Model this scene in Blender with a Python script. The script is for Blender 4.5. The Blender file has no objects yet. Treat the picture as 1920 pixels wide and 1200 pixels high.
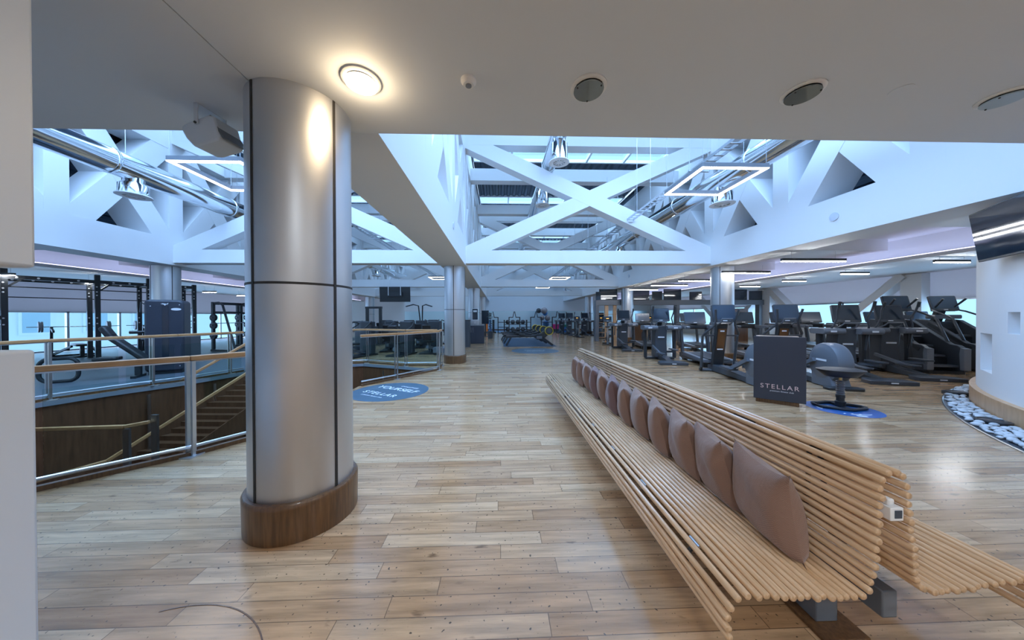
import bpy, bmesh, math, random
from mathutils import Vector, Matrix
from mathutils.geometry import tessellate_polygon
random.seed(7)
PI = math.pi
SC = bpy.context.scene
COL = SC.collection
R = math.radians

# ------------------------------------------------------------------ materials
def node_mat(name):
    m = bpy.data.materials.new(name); m.use_nodes = True
    nt = m.node_tree
    return m, nt, nt.nodes, nt.links, nt.nodes['Principled BSDF']

def plain(name, col, rough=.5, metal=0., spec=.5, bump=0., bscale=60., var=0., coat=0.):
    m, nt, N, L, b = node_mat(name)
    b.inputs['Base Color'].default_value = (*col, 1)
    b.inputs['Roughness'].default_value = rough
    b.inputs['Metallic'].default_value = metal
    b.inputs['Specular IOR Level'].default_value = spec
    b.inputs['Coat Weight'].default_value = coat
    tc = N.new('ShaderNodeTexCoord')
    nz = N.new('ShaderNodeTexNoise'); nz.inputs['Scale'].default_value = bscale
    L.new(tc.outputs['Object'], nz.inputs['Vector'])
    if var > 0:
        mx = N.new('ShaderNodeMix'); mx.data_type = 'RGBA'
        mx.inputs['A'].default_value = (*[c*(1-var) for c in col], 1)
        mx.inputs['B'].default_value = (*[min(1, c*(1+var)) for c in col], 1)
        L.new(nz.outputs['Fac'], mx.inputs['Factor']); L.new(mx.outputs['Result'], b.inputs['Base Color'])
    if bump > 0:
        bp = N.new('ShaderNodeBump'); bp.inputs['Strength'].default_value = bump; bp.inputs['Distance'].default_value = .004
        L.new(nz.outputs['Fac'], bp.inputs['Height']); L.new(bp.outputs['Normal'], b.inputs['Normal'])
    return m

def grain(name, c1, c2, stretch, rough=.4, scale=1., coat=0.):
    """straight wood grain: noise stretched along one axis"""
    m, nt, N, L, b = node_mat(name)
    tc = N.new('ShaderNodeTexCoord'); mp = N.new('ShaderNodeMapping')
    mp.inputs['Scale'].default_value = [s*scale for s in stretch]
    nz = N.new('ShaderNodeTexNoise'); nz.inputs['Scale'].default_value = 6; nz.inputs['Detail'].default_value = 6
    rp = N.new('ShaderNodeValToRGB'); rp.color_ramp.elements[0].color = (*c1, 1); rp.color_ramp.elements[1].color = (*c2, 1)
    rp.color_ramp.elements[0].position = .3; rp.color_ramp.elements[1].position = .7
    L.new(tc.outputs['Object'], mp.inputs['Vector']); L.new(mp.outputs['Vector'], nz.inputs['Vector'])
    L.new(nz.outputs['Fac'], rp.inputs['Fac']); L.new(rp.outputs['Color'], b.inputs['Base Color'])
    b.inputs['Roughness'].default_value = rough; b.inputs['Coat Weight'].default_value = coat
    return m

def emit(name, col, strength):
    m, nt, N, L, b = node_mat(name)
    b.inputs['Base Color'].default_value = (*col, 1)
    b.inputs['Emission Color'].default_value = (*col, 1)
    b.inputs['Emission Strength'].default_value = strength
    return m

def glass(name, tint, refl=.08):
    m, nt, N, L, b = node_mat(name)
    N.remove(b)
    out = N['Material Output']
    t = N.new('ShaderNodeBsdfTransparent'); t.inputs['Color'].default_value = (*tint, 1)
    g = N.new('ShaderNodeBsdfGlossy'); g.inputs['Roughness'].default_value = .02
    lw = N.new('ShaderNodeLayerWeight'); lw.inputs['Blend'].default_value = .12
    mr = N.new('ShaderNodeMath'); mr.operation = 'MULTIPLY'; mr.inputs[1].default_value = refl*6
    mx = N.new('ShaderNodeMixShader')
    L.new(lw.outputs['Fresnel'], mr.inputs[0])
    L.new(mr.outputs[0], mx.inputs['Fac']); L.new(t.outputs[0], mx.inputs[1]); L.new(g.outputs[0], mx.inputs[2])
    L.new(mx.outputs[0], out.inputs['Surface'])
    return m

def floor_wood():
    m, nt, N, L, b = node_mat('oak_strip_floor')
    def math_(op, a, bb=None, c=None):
        n = N.new('ShaderNodeMath'); n.operation = op
        for i, v in enumerate((a, bb, c)):
            if v is None: continue
            if isinstance(v, (int, float)): n.inputs[i].default_value = v
            else: L.new(v, n.inputs[i])
        return n.outputs[0]
    tc = N.new('ShaderNodeTexCoord'); sp = N.new('ShaderNodeSeparateXYZ')
    L.new(tc.outputs['Object'], sp.inputs[0])
    x, y = sp.outputs['X'], sp.outputs['Y']
    W, LEN = .115, 1.05
    row = math_('FLOOR', math_('DIVIDE', y, W))
    wn = N.new('ShaderNodeTexWhiteNoise'); wn.noise_dimensions = '1D'; L.new(row, wn.inputs['W'])
    xs = math_('DIVIDE', math_('ADD', x, math_('MULTIPLY', wn.outputs['Value'], 7.3)), LEN)
    colm = math_('FLOOR', xs)
    cb = N.new('ShaderNodeCombineXYZ'); L.new(row, cb.inputs[0]); L.new(colm, cb.inputs[1])
    w2 = N.new('ShaderNodeTexWhiteNoise'); w2.noise_dimensions = '2D'; L.new(cb.outputs[0], w2.inputs['Vector'])
    rp = N.new('ShaderNodeValToRGB')
    cols = [(0, (.35, .19, .09)), (.15, (.43, .25, .125)), (.45, (.475, .285, .15)), (.75, (.51, .32, .175)), (1, (.56, .375, .22))]
    rp.color_ramp.elements[0].position, rp.color_ramp.elements[0].color = cols[0][0], (*cols[0][1], 1)
    rp.color_ramp.elements[1].position, rp.color_ramp.elements[1].color = cols[-1][0], (*cols[-1][1], 1)
    for p, c in cols[1:-1]:
        e = rp.color_ramp.elements.new(p); e.color = (*c, 1)
    L.new(w2.outputs['Value'], rp.inputs['Fac'])
    # grain along the board, shifted per board
    mp = N.new('ShaderNodeMapping'); mp.inputs['Scale'].default_value = (1.3, 16, 1)
    L.new(tc.outputs['Object'], mp.inputs['Vector'])
    av = N.new('ShaderNodeVectorMath'); av.operation = 'ADD'
    L.new(mp.outputs[0], av.inputs[0])
    sv = N.new('ShaderNodeVectorMath'); sv.operation = 'SCALE'; sv.inputs['Scale'].default_value = 37.
    L.new(w2.outputs['Color'], sv.inputs[0]); L.new(sv.outputs[0], av.inputs[1])
    nz = N.new('ShaderNodeTexNoise'); nz.inputs['Scale'].default_value = 1.6; nz.inputs['Detail'].default_value = 7; nz.inputs['Roughness'].default_value = .62
    L.new(av.outputs[0], nz.inputs['Vector'])
    gr = N.new('ShaderNodeMapRange'); gr.inputs['From Min'].default_value = .3; gr.inputs['From Max'].default_value = .72
    gr.inputs['To Min'].default_value = .60; gr.inputs['To Max'].default_value = 1.2
    L.new(nz.outputs['Fac'], gr.inputs['Value'])
    mul = N.new('ShaderNodeMix'); mul.data_type = 'RGBA'; mul.blend_type = 'MULTIPLY'; mul.inputs['Factor'].default_value = 1
    L.new(rp.outputs['Color'], mul.inputs['A']); L.new(gr.outputs[0], mul.inputs['B'])
    # knots and scuffs
    kz = N.new('ShaderNodeTexNoise'); kz.inputs['Scale'].default_value = 4.5; kz.inputs['Detail'].default_value = 3
    mk = N.new('ShaderNodeMapping'); mk.inputs['Scale'].default_value = (1.2, 3.6, 1)
    L.new(tc.outputs['Object'], mk.inputs['Vector']); L.new(mk.outputs[0], kz.inputs['Vector'])
    kr = N.new('ShaderNodeMapRange'); kr.inputs['From Min'].default_value = .655; kr.inputs['From Max'].default_value = .75; kr.inputs['To Max'].default_value = .75
    L.new(kz.outputs['Fac'], kr.inputs['Value'])
    kx = N.new('ShaderNodeMix'); kx.data_type = 'RGBA'; L.new(kr.outputs[0], kx.inputs['Factor'])
    L.new(mul.outputs['Result'], kx.inputs['A']); kx.inputs['B'].default_value = (.09, .05, .025, 1)
    # small black specks worn into the boards
    vz = N.new('ShaderNodeTexNoise'); vz.inputs['Scale'].default_value = 46; vz.inputs['Detail'].default_value = 1
    L.new(tc.outputs['Object'], vz.inputs['Vector'])
    vr = N.new('ShaderNodeMapRange'); vr.inputs['From Min'].default_value = .70; vr.inputs['From Max'].default_value = .74; vr.inputs['To Max'].default_value = .85
    L.new(vz.outputs['Fac'], vr.inputs['Value'])
    vx = N.new('ShaderNodeMix'); vx.data_type = 'RGBA'; L.new(vr.outputs[0], vx.inputs['Factor'])
    L.new(kx.outputs['Result'], vx.inputs['A']); vx.inputs['B'].default_value = (.03, .025, .02, 1)
    # joints
    fy = math_('FRACT', math_('DIVIDE', y, W)); fx = math_('FRACT', xs)
    gy = math_('MAXIMUM', math_('LESS_THAN', fy, .018), math_('GREATER_THAN', fy, .982))
    gx = math_('LESS_THAN', fx, .004)
    gj = math_('MAXIMUM', gy, gx)
    jx = N.new('ShaderNodeMix'); jx.data_type = 'RGBA'
    L.new(math_('MULTIPLY', gj, .7), jx.inputs['Factor'])
    L.new(vx.outputs['Result'], jx.inputs['A']); jx.inputs['B'].default_value = (.06, .035, .02, 1)
    L.new(jx.outputs['Result'], b.inputs['Base Color'])
    rr = N.new('ShaderNodeMapRange'); rr.inputs['To Min'].default_value = .10; rr.inputs['To Max'].default_value = .27
    L.new(nz.outputs['Fac'], rr.inputs['Value']); L.new(rr.outputs[0], b.inputs['Roughness'])
    b.inputs['Specular IOR Level'].default_value = .6
    bp = N.new('ShaderNodeBump'); bp.inputs['Strength'].default_value = .25; bp.inputs['Distance'].default_value = .002
    L.new(math_('SUBTRACT', nz.outputs['Fac'], gj), bp.inputs['Height']); L.new(bp.outputs[0], b.inputs['Normal'])
    return m

def cloth(name, col):
    m, nt, N, L, b = node_mat(name)
    tc = N.new('ShaderNodeTexCoord')
    ck = N.new('ShaderNodeTexChecker'); ck.inputs['Scale'].default_value = 260
    ck.inputs['Color1'].default_value = (*[c*1.12 for c in col], 1); ck.inputs['Color2'].default_value = (*[c*.78 for c in col], 1)
    L.new(tc.outputs['Object'], ck.inputs['Vector']); L.new(ck.outputs['Color'], b.inputs['Base Color'])
    b.inputs['Roughness'].default_value = .9; b.inputs['Sheen Weight'].default_value = .25; b.inputs['Specular IOR Level'].default_value = .2
    nz = N.new('ShaderNodeTexNoise'); nz.inputs['Scale'].default_value = 9; nz.inputs['Detail'].default_value = 4
    L.new(tc.outputs['Object'], nz.inputs['Vector'])
    bp = N.new('ShaderNodeBump'); bp.inputs['Strength'].default_value = .5; bp.inputs['Distance'].default_value = .02
    L.new(nz.outputs['Fac'], bp.inputs['Height']); L.new(bp.outputs[0], b.inputs['Normal'])
    return m

def blind_mat():
    m, nt, N, L, b = node_mat('roller_blind_fabric')
    b.inputs['Base Color'].default_value = (.72, .73, .75, 1); b.inputs['Roughness'].default_value = .8
    t = N.new('ShaderNodeBsdfTranslucent'); t.inputs['Color'].default_value = (.80, .80, .82, 1)
    mx = N.new('ShaderNodeMixShader'); mx.inputs['Fac'].default_value = .22
    L.new(b.outputs[0], mx.inputs[1]); L.new(t.outputs[0], mx.inputs[2]); L.new(mx.outputs[0], N['Material Output'].inputs['Surface'])
    return m
M = {}
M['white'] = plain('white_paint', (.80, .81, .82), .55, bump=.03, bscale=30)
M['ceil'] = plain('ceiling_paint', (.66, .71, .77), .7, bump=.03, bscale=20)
M['steel'] = plain('brushed_steel', (.62, .635, .66), .43, 1., bump=.05, bscale=180)
M['alu'] = plain('aluminium', (.55, .57, .60), .3, 1.)
M['chrome'] = plain('galvanised_duct', (.74, .77, .80), .12, 1., bump=.05, bscale=3)
M['seam'] = plain('black_joint', (.02, .018, .017), .6)
M['floor'] = floor_wood()
M['darkwood'] = grain('dark_stained_oak', (.075, .035, .014), (.16, .078, .03), (9, 9, .7), .35, coat=.2)
M['panelwood'] = grain('brown_veneer', (.085, .036, .016), (.15, .068, .032), (3, 3, .35), .32)
M['railwood'] = grain('oak_handrail', (.42, .20, .075), (.58, .32, .14), (1, 1, 8), .4)
M['rod'] = grain('ash_dowel', (.52, .32, .17), (.72, .51, .33), (14, .7, 14), .3, coat=.3)
M['plinth'] = grain('maple_plinth', (.50, .29, .15), (.62, .39, .22), (2, 2, .6), .4)
M['black'] = plain('black_powder_coat', (.022, .026, .031), .38)
M['char'] = plain('charcoal_plastic', (.052, .06, .072), .36, bump=.04, bscale=120)
M['grey'] = plain('slate_plastic', (.125, .14, .165), .36)
M['midgrey'] = plain('grey_plastic', (.22, .24, .27), .45)
M['rubber'] = plain('rubber_floor', (.085, .105, .13), .5, bump=.1, bscale=200, var=.25)
M['belt'] = plain('running_belt', (.035, .04, .05), .55, bump=.1, bscale=200)
M['screen'] = plain('dark_screen', (.016, .028, .045), .06, spec=.8)
M['screen2'] = plain('matt_screen', (.05, .075, .11), .18, spec=.6)
M['amber'] = emit('amber_display', (1., .55, .12), 2.)
M['vinyl'] = plain('black_upholstery', (.02, .022, .026), .45, bump=.08, bscale=60)
M['bronze'] = plain('bronze_cover', (.20, .10, .045), .18, .6)
M['badge'] = plain('silver_badge', (.75, .77, .8), .3)
M['yellow'] = plain('yellow_paint', (.80, .60, .02), .4)
M['pink'] = plain('pink_foam', (.62, .04, .22), .7)
M['green'] = plain('green_foam', (.02, .30, .20), .7)
M['blue'] = plain('blue_foam', (.05, .20, .55), .6)
M['bluevinyl'] = plain('blue_floor_vinyl', (.01, .095, .32), .35)
M['slatevinyl'] = plain('slate_floor_vinyl', (.062, .11, .155), .42)
M['letter'] = plain('white_print', (.80, .82, .84), .5)
M['rose'] = plain('rose_silver_letters', (.70, .55, .54), .35, .3)
M['signboard'] = plain('dark_board', (.032, .038, .055), .4)
M['deck'] = plain('steel_decking', (.07, .10, .14), .5, .3)
M['stone'] = plain('dark_stone_tile', (.07, .055, .045), .35, var=.3, bscale=4)
M['pebble'] = plain('river_pebble', (.50, .53, .56), .6, var=.35, bscale=5)
M['mirror'] = plain('tinted_mirror', (.62, .80, .86), .28, .75)
M['ballgrey'] = plain('grey_ball', (.26, .25, .27), .4)
M['balldark'] = plain('dark_ball', (.05, .055, .065), .45)
M['ballblue'] = plain('blue_ball', (.08, .26, .62), .35)
M['orange'] = plain('orange_plastic', (.85, .22, .03), .5)
M['facade'] = plain('pale_render', (.72, .76, .78), .8)
M['facglass'] = plain('facade_glass', (.36, .50, .62), .2)
M['glass'] = glass('clear_glass', (.90, .96, .95))
M['window'] = glass('window_glass', (.80, .95, .98), .05)
M['cush'] = cloth('mocha_weave', (.27, .165, .125))
M['cush2'] = cloth('plum_weave', (.19, .115, .11))
M['led'] = emit('white_led', (1., .98, .95), 12.)
M['led2'] = emit('office_led', (.93, .96, 1.), 60.)
M['cove'] = emit('violet_cove_led', (.70, .68, 1.), 3.)
M['lamp'] = emit('warm_lamp', (1., .80, .52), 14.)
M['lens'] = plain('unlit_lamp_glass', (.16, .19, .19), .08, spec=.8)
M['lensblue'] = plain('frosted_lamp_glass', (.36, .46, .54), .3)

# ------------------------------------------------------------------ mesh building
class MB:
    def __init__(s): s.v = []; s.f = []
    def add(s, vs, fs):
        n = len(s.v); s.v += [tuple(v) for v in vs]; s.f += [tuple(i+n for i in f) for f in fs]; return s
    def box(s, x0, x1, y0, y1, z0, z1, taper=0.):
        t = taper
        vs = [(x0, y0, z0), (x1, y0, z0), (x1, y1, z0), (x0, y1, z0), (x0+t, y0+t, z1), (x1-t, y0+t, z1), (x1-t, y1-t, z1), (x0+t, y1-t, z1)]
        return s.add(vs, [(0, 3, 2, 1), (4, 5, 6, 7), (0, 1, 5, 4), (1, 2, 6, 5), (2, 3, 7, 6), (3, 0, 4, 7)])
    def cbox(s, c, sz, mat=None):
        x, y, z = [a/2 for a in sz]
        vs = [Vector(p) for p in ((-x, -y, -z), (x, -y, -z), (x, y, -z), (-x, y, -z), (-x, -y, z), (x, -y, z), (x, y, z), (-x, y, z))]
        if mat is not None: vs = [mat @ v for v in vs]
        vs = [v+Vector(c) for v in vs]
        return s.add(vs, [(0, 3, 2, 1), (4, 5, 6, 7), (0, 1, 5, 4), (1, 2, 6, 5), (2, 3, 7, 6), (3, 0, 4, 7)])
    def bar(s, p, q, w, h, up=(0, 0, 1)):
        """rectangular bar from p to q: w across, h along up"""
        p, q = Vector(p), Vector(q); d = (q-p).normalized(); u = Vector(up)
        if abs(d.dot(u)) > .98: u = Vector((0, 1, 0))
        sd = d.cross(u).normalized(); uu = sd.cross(d).normalized()
        vs = []
        for c in (p, q):
            for a, b in ((-1, -1), (1, -1), (1, 1), (-1, 1)): vs.append(c+sd*a*w/2+uu*b*h/2)
        return s.add(vs, [(0, 1, 2, 3), (7, 6, 5, 4), (0, 4, 5, 1), (1, 5, 6, 2), (2, 6, 7, 3), (3, 7, 4, 0)])
    def tube(s, pts, r, seg=8, closed=False):
        pts = [Vector(p) for p in pts]; n = len(pts); rings = []
        prev = None
        for i, p in enumerate(pts):
            a = pts[i-1] if (i > 0 or closed) else pts[i]
            b = pts[(i+1) % n] if (i < n-1 or closed) else pts[i]
            d = (b-a).normalized()
            if prev is None:
                u = Vector((0, 0, 1)) if abs(d.z) < .9 else Vector((1, 0, 0))
                u = (u-d*u.dot(d)).normalized()
            else:
                u = (prev-d*prev.dot(d)).normalized()
            prev = u; w = d.cross(u)
            rr = r[i] if isinstance(r, (list, tuple)) else r
            rings.append([p+(u*math.cos(2*PI*k/seg)+w*math.sin(2*PI*k/seg))*rr for k in range(seg)])
        vs = [v for ring in rings for v in ring]; fs = []
        for i in range(n if closed else n-1):
            j = (i+1) % n
            for k in range(seg):
                fs.append((i*seg+k, i*seg+(k+1) % seg, j*seg+(k+1) % seg, j*seg+k))
        if not closed:
            fs.append(tuple(range(seg-1, -1, -1))); fs.append(tuple((n-1)*seg+k for k in range(seg)))
        return s.add(vs, fs)
    def prism(s, poly, axis, a0, a1):
        """extrude a 2D polygon along an axis: 'X' -> (y,z), 'Y' -> (x,z), 'Z' -> (x,y)"""
        def P(u, v, a): return {'X': (a, u, v), 'Y': (u, a, v), 'Z': (u, v, a)}[axis]
        n = len(poly)
        vs = [P(u, v, a0) for u, v in poly]+[P(u, v, a1) for u, v in poly]
        fs = [tuple(range(n)), tuple(range(2*n-1, n-1, -1))]
        fs += [(i, i+n, (i+1) % n+n, (i+1) % n) for i in range(n)]
        return s.add(vs, fs)
    def lathe(s, prof, seg=24, c=(0, 0, 0), a0=0., a1=2*PI):
        full = abs(a1-a0-2*PI) < 1e-6; n = seg if full else seg+1; vs = []; fs = []
        for r, z in prof:
            for k in range(n):
                a = a0+(a1-a0)*k/seg
                vs.append((c[0]+r*math.cos(a), c[1]+r*math.sin(a), c[2]+z))
        for i in range(len(prof)-1):
            for k in range(n if full else n-1):
                k2 = (k+1) % n
                fs.append((i*n+k, i*n+k2, (i+1)*n+k2, (i+1)*n+k))
        if full:
            fs.append(tuple(range(n-1, -1, -1))); fs.append(tuple((len(prof)-1)*n+k for k in range(n)))
        return s.add(vs, fs)
    def ball(s, c, r, seg=14, rings=8, sc=(1, 1, 1)):
        vs = [(c[0], c[1], c[2]-r*sc[2])]; fs = []
        for i in range(1, rings):
            t = -PI/2+PI*i/rings
            for k in range(seg):
                a = 2*PI*k/seg
                vs.append((c[0]+r*sc[0]*math.cos(t)*math.cos(a), c[1]+r*sc[1]*math.cos(t)*math.sin(a), c[2]+r*sc[2]*math.sin(t)))
        vs.append((c[0], c[1], c[2]+r*sc[2])); top = len(vs)-1
        for k in range(seg): fs.append((0, 1+(k+1) % seg, 1+k))
        for i in range(rings-2):
            for k in range(seg):
                a, b = 1+i*seg+k, 1+i*seg+(k+1) % seg
                fs.append((a, b, b+seg, a+seg))
        for k in range(seg): fs.append((top, 1+(rings-2)*seg+k, 1+(rings-2)*seg+(k+1) % seg))
        return s.add(vs, fs)
    def move(s, mat):
        s.v = [tuple(mat @ Vector(v)) for v in s.v]; return s
    def build(s, name, mat, parent=None, bevel=0., angle=35, loc=None, seg=2):
        me = bpy.data.meshes.new(name); me.from_pydata(s.v, [], s.f); me.update()
        bm = bmesh.new(); bm.from_mesh(me); bmesh.ops.recalc_face_normals(bm, faces=bm.faces); bm.to_mesh(me); bm.free()
        for p in me.polygons: p.use_smooth = True
        me.set_sharp_from_angle(angle=R(angle))
        me.materials.append(mat)
        o = bpy.data.objects.new(name, me); COL.objects.link(o)
        if parent is not None: o.parent = parent
        if loc is not None: o.location = loc
        if bevel > 0:
            md = o.modifiers.new('bevel', 'BEVEL'); md.width = bevel; md.segments = seg; md.limit_method = 'ANGLE'; md.angle_limit = R(40)
            md.harden_normals = False
        return o

def rr(x0, x1, z0, z1, r, n=4):
    """rounded rectangle outline"""
    out = []
    for cx, cz, a in ((x1-r, z1-r, 0), (x0+r, z1-r, 90), (x0+r, z0+r, 180), (x1-r, z0+r, 270)):
        for k in range(n+1):
            t = R(a+90*k/n); out.append((cx+r*math.cos(t), cz+r*math.sin(t)))
    return out

def tag(o, label, cat, group=None, kind=None):
    if label: o['label'] = label
    if cat: o['category'] = cat
    if group: o['group'] = group
    if kind: o['kind'] = kind
    return o

def thing(name, label, cat, loc=(0, 0, 0), rz=0., group=None, kind=None):
    o = bpy.data.objects.new(name, None); COL.objects.link(o)
    o.location = loc; o.rotation_euler = (0, 0, rz); o.empty_display_size = .1
    return tag(o, label, cat, group, kind)

def struct(o, label=None, cat=None):
    o['kind'] = 'structure'
    return tag(o, label, cat)

def kids(o): return [c for c in bpy.data.objects if c.parent == o]
def copy_tree(o, parent=None, K=None):
    if K is None:
        K = {}
        for c in bpy.data.objects:
            if c.parent is not None: K.setdefault(c.parent.name, []).append(c)
    c = o.copy(); COL.objects.link(c)
    if parent is not None: c.parent = parent
    for ch in K.get(o.name, []): copy_tree(ch, c, K)
    return c
def dup(o, loc, rz, label, group=None, cat=None):
    c = copy_tree(o); c.location = loc; c.rotation_euler = (0, 0, rz); c['label'] = label
    if group: c['group'] = group
    if cat: c['category'] = cat
    return c
def lab(o, label): o['label'] = label; return o

def text_mesh(body, size, mat, name, parent, loc, rot, thick=.0015, spacing=1., align='CENTER', shear=0.):
    cu = bpy.data.curves.new(name, 'FONT'); cu.body = body; cu.size = size; cu.extrude = thick
    cu.align_x = align; cu.align_y = 'CENTER'; cu.space_character = spacing; cu.shear = shear
    t = bpy.data.objects.new(name+'_curve', cu); COL.objects.link(t)
    bpy.context.view_layer.update()
    me = bpy.data.meshes.new_from_object(t.evaluated_get(bpy.context.evaluated_depsgraph_get()))
    bpy.data.objects.remove(t); bpy.data.curves.remove(cu)
    me.materials.clear(); me.materials.append(mat)
    o = bpy.data.objects.new(name, me); COL.objects.link(o)
    o.parent = parent; o.location = loc; o.rotation_euler = rot
    return o

# ------------------------------------------------------------------ floor, void, lower level
VOID = [(-5.35, 1.2), (-4.07, 2.76), (-3.38, 3.38), (-3.12, 3.85), (-3.0, 4.6), (-3.05, 5.8), (-3.05, 6.55), (-2.55, 7.32), (-1.76, 8.56), (-2.9, 9.12),
        (-4.4, 9.78), (-5.5, 9.5), (-6.55, 8.9), (-7.02, 8.46), (-7.44, 7.14), (-7.95, 6.28), (-8.22, 5.5), (-8.28, 4.0), (-8.28, 1.2)]
def poly_with_holes(name, outer, holes, z, mat):
    loops = [[Vector((x, y, 0)) for x, y in outer]]+[[Vector((x, y, 0)) for x, y in h] for h in holes]
    tri = tessellate_polygon(loops)
    pts = [v for l in loops for v in l]
    m = MB(); m.v = [(p.x, p.y, z) for p in pts]; m.f = [tuple(t) for t in tri]
    me = bpy.data.meshes.new(name); me.from_pydata(m.v, [], m.f)
    bm = bmesh.new(); bm.from_mesh(me)
    for f in bm.faces:
        f.normal_update()
        if f.normal.z < 0: f.normal_flip()
    bm.to_mesh(me); bm.free(); me.materials.append(mat)
    o = bpy.data.objects.new(name, me); COL.objects.link(o); return o
fl = poly_with_holes('floor', [(-19.6, -4), (16.6, -4), (16.6, 32.2), (-19.6, 32.2)], [VOID], 0., M['floor'])
struct(fl, 'glossy light oak strip floor of the whole hall', 'floor')
low = MB(); low.box(-12, 0, 0, 12, -3.3, -3.2); struct(low.build('floor_lower', M['stone']), 'dark stone floor at the bottom of the stair well', 'floor')
# edge of the slab, brown veneer below it
n = len(VOID)
cx_, cy_ = sum(p[0] for p in VOID)/n, sum(p[1] for p in VOID)/n
def wellwall(name, z0, z1, off, mat, parent=None):
    m = MB(); vs = []
    for x, y in VOID:
        d = Vector((x-cx_, y-cy_)).normalized(); vs.append((x+d.x*off, y+d.y*off))
    k = len(vs)
    m.v = [(x, y, z0) for x, y in vs]+[(x, y, z1) for x, y in vs]
    m.f = [(i, (i+1) % k, (i+1) % k+k, i+k) for i in range(k)]
    return m.build(name, mat, parent)
struct(wellwall('trim_1', -.09, .0, 0., M['midgrey']), 'grey slab edge around the stair well', 'trim')
struct(wellwall('wall_stair_well', -3.2, -.09, .03, M['panelwood']), 'brown veneer walls of the stair well', 'wall')
sm = MB()
for (x, y) in [(-8.2, 5.4), (-7.62, 6.75), (-7.2, 7.8), (-6.2, 9.1), (-5.0, 9.55), (-3.6, 9.38), (-2.55, 8.93), (-3.15, 9.2)]:
    sm.box(x-.012, x+.012, y-.05, y+.0, -3.2, -.17)
struct(sm.build('trim_2', M['alu']), 'thin metal joint strips on the brown stair well walls', 'trim')
# gym rubber
rb = MB(); rb.prism([(-19.4, .5), (-8.32, .5), (-8.27, 5.5), (-7.98, 6.3), (-7.48, 7.14), (-7.05, 8.5), (-7.6, 11.4), (-9.4, 12.6), (-9.4, 22), (-19.4, 22)], 'Z', .0, .008)
struct(rb.build('floor_rubber', M['rubber']), 'blue-grey rubber gym floor beyond the stair well', 'floor')
# groove lines in the oak floor
gv = MB()
gv.bar((6.0, 4.95, .002), (7.0, 4.46, .002), .018, .004); gv.bar((4.95, 5.42, .002), (6.0, 4.95, .002), .018, .004)
for k in range(22):
    a0, a1 = R(20+4*k), R(24+4*k)
    gv.bar((-1.55+.62*math.cos(a0), .98+.62*math.sin(a0), .001), (-1.55+.62*math.cos(a1), .98+.62*math.sin(a1), .001), .006, .002)
struct(gv.build('trim_3', M['darkwood']), 'thin dark groove lines let into the oak floor', 'trim')

# ------------------------------------------------------------------ near ceiling, near walls
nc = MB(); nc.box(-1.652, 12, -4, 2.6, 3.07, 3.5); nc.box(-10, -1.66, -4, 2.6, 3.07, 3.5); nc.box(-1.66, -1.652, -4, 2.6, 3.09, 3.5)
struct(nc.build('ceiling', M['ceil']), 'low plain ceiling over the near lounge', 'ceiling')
fw = MB(); fw.box(-11.2, 9, 2.42, 2.6, 3.5, 8.3); struct(fw.build('wall_above_lounge', M['white']), 'white wall above the low ceiling edge', 'wall')
wl = MB(); wl.box(-6, -1.766, .95, 1.2, 1.691, 3.07)
struct(wl.build('wall_left_upper', M['ceil'], bevel=.012), 'pale bulkhead hanging at the left edge, above the slot', 'wall')
wl = MB(); wl.box(-6, -1.772, .95, 1.2, 0, 1.381)
struct(wl.build('wall_left_lower', M['ceil'], bevel=.012), 'pale half-height wall at the left edge, below the slot', 'wall')
bw = MB(); bw.box(-10, 12, -4.1, -4, 0, 3.07); struct(bw.build('wall_back', M['white']))
bw = MB(); bw.box(-10.1, -10, -4, .5, 0, 3.5); struct(bw.build('wall_back_left', M['white']))
bw = MB(); bw.box(12, 12.1, -4, 2.6, 0, 3.5); struct(bw.build('wall_back_right', M['white']))

# ------------------------------------------------------------------ curved wall on the right
CX, CY, CR = 12.655, -1.477, 7.745
def arcwall():
    m = MB()
    angs = [95, 105, 112, 118, 123, 126.65, 131.45, 135.15, 137.3, 140, 146, 152, 158, 165, 172]
    # refine
    fine = []
    for a, b in zip(angs, angs[1:]):
        k = max(1, int((b-a)/2)+1)
        fine += [a+(b-a)*i/k for i in range(k)]
    fine.append(angs[-1])
    zs = [0, .59, 1.2, 1.23, 1.535, 3.07, 5, 7.6]
    def P(a, z, r=CR): return (CX+r*math.cos(R(a)), CY+r*math.sin(R(a)), z)
    vs = [P(a, z) for z in zs for a in fine]; k = len(fine); fs = []
    holes = [(126.65, 131.45, .59, 1.2), (135.15, 137.3, 1.23, 1.535)]
    for i in range(len(zs)-1):
        for j in range(k-1):
            am, zm = (fine[j]+fine[j+1])/2, (zs[i]+zs[i+1])/2
            if any(h[0] < am < h[1] and h[2] < zm < h[3] for h in holes): continue
            fs.append((i*k+j, i*k+j+1, (i+1)*k+j+1, (i+1)*k+j))
    m.add(vs, fs)
    for a0, a1, z0, z1 in holes:
        b = [P(a0, z0), P(a1, z0), P(a1, z1), P(a0, z1), P(a0, z0, CR-.16), P(a1, z0, CR-.16), P(a1, z1, CR-.16), P(a0, z1, CR-.16)]
        m.add(b, [(4, 5, 6, 7), (0, 1, 5, 4), (1, 2, 6, 5), (2, 3, 7, 6), (3, 0, 4, 7)])
    return m
struct(arcwall().build('wall_right_curved', M['white'], angle=25), 'tall white curved wall at the right edge with two niches', 'wall')
pl = MB(); pl.lathe([(CR-.05, 0), (CR+.066, 0), (CR+.066, .262), (CR-.05, .27)], 60, (CX, CY, 0), R(95), R(175))
struct(pl.build('baseboard_right', M['plinth']), 'maple plinth along the foot of the curved white wall', 'baseboard')

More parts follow.
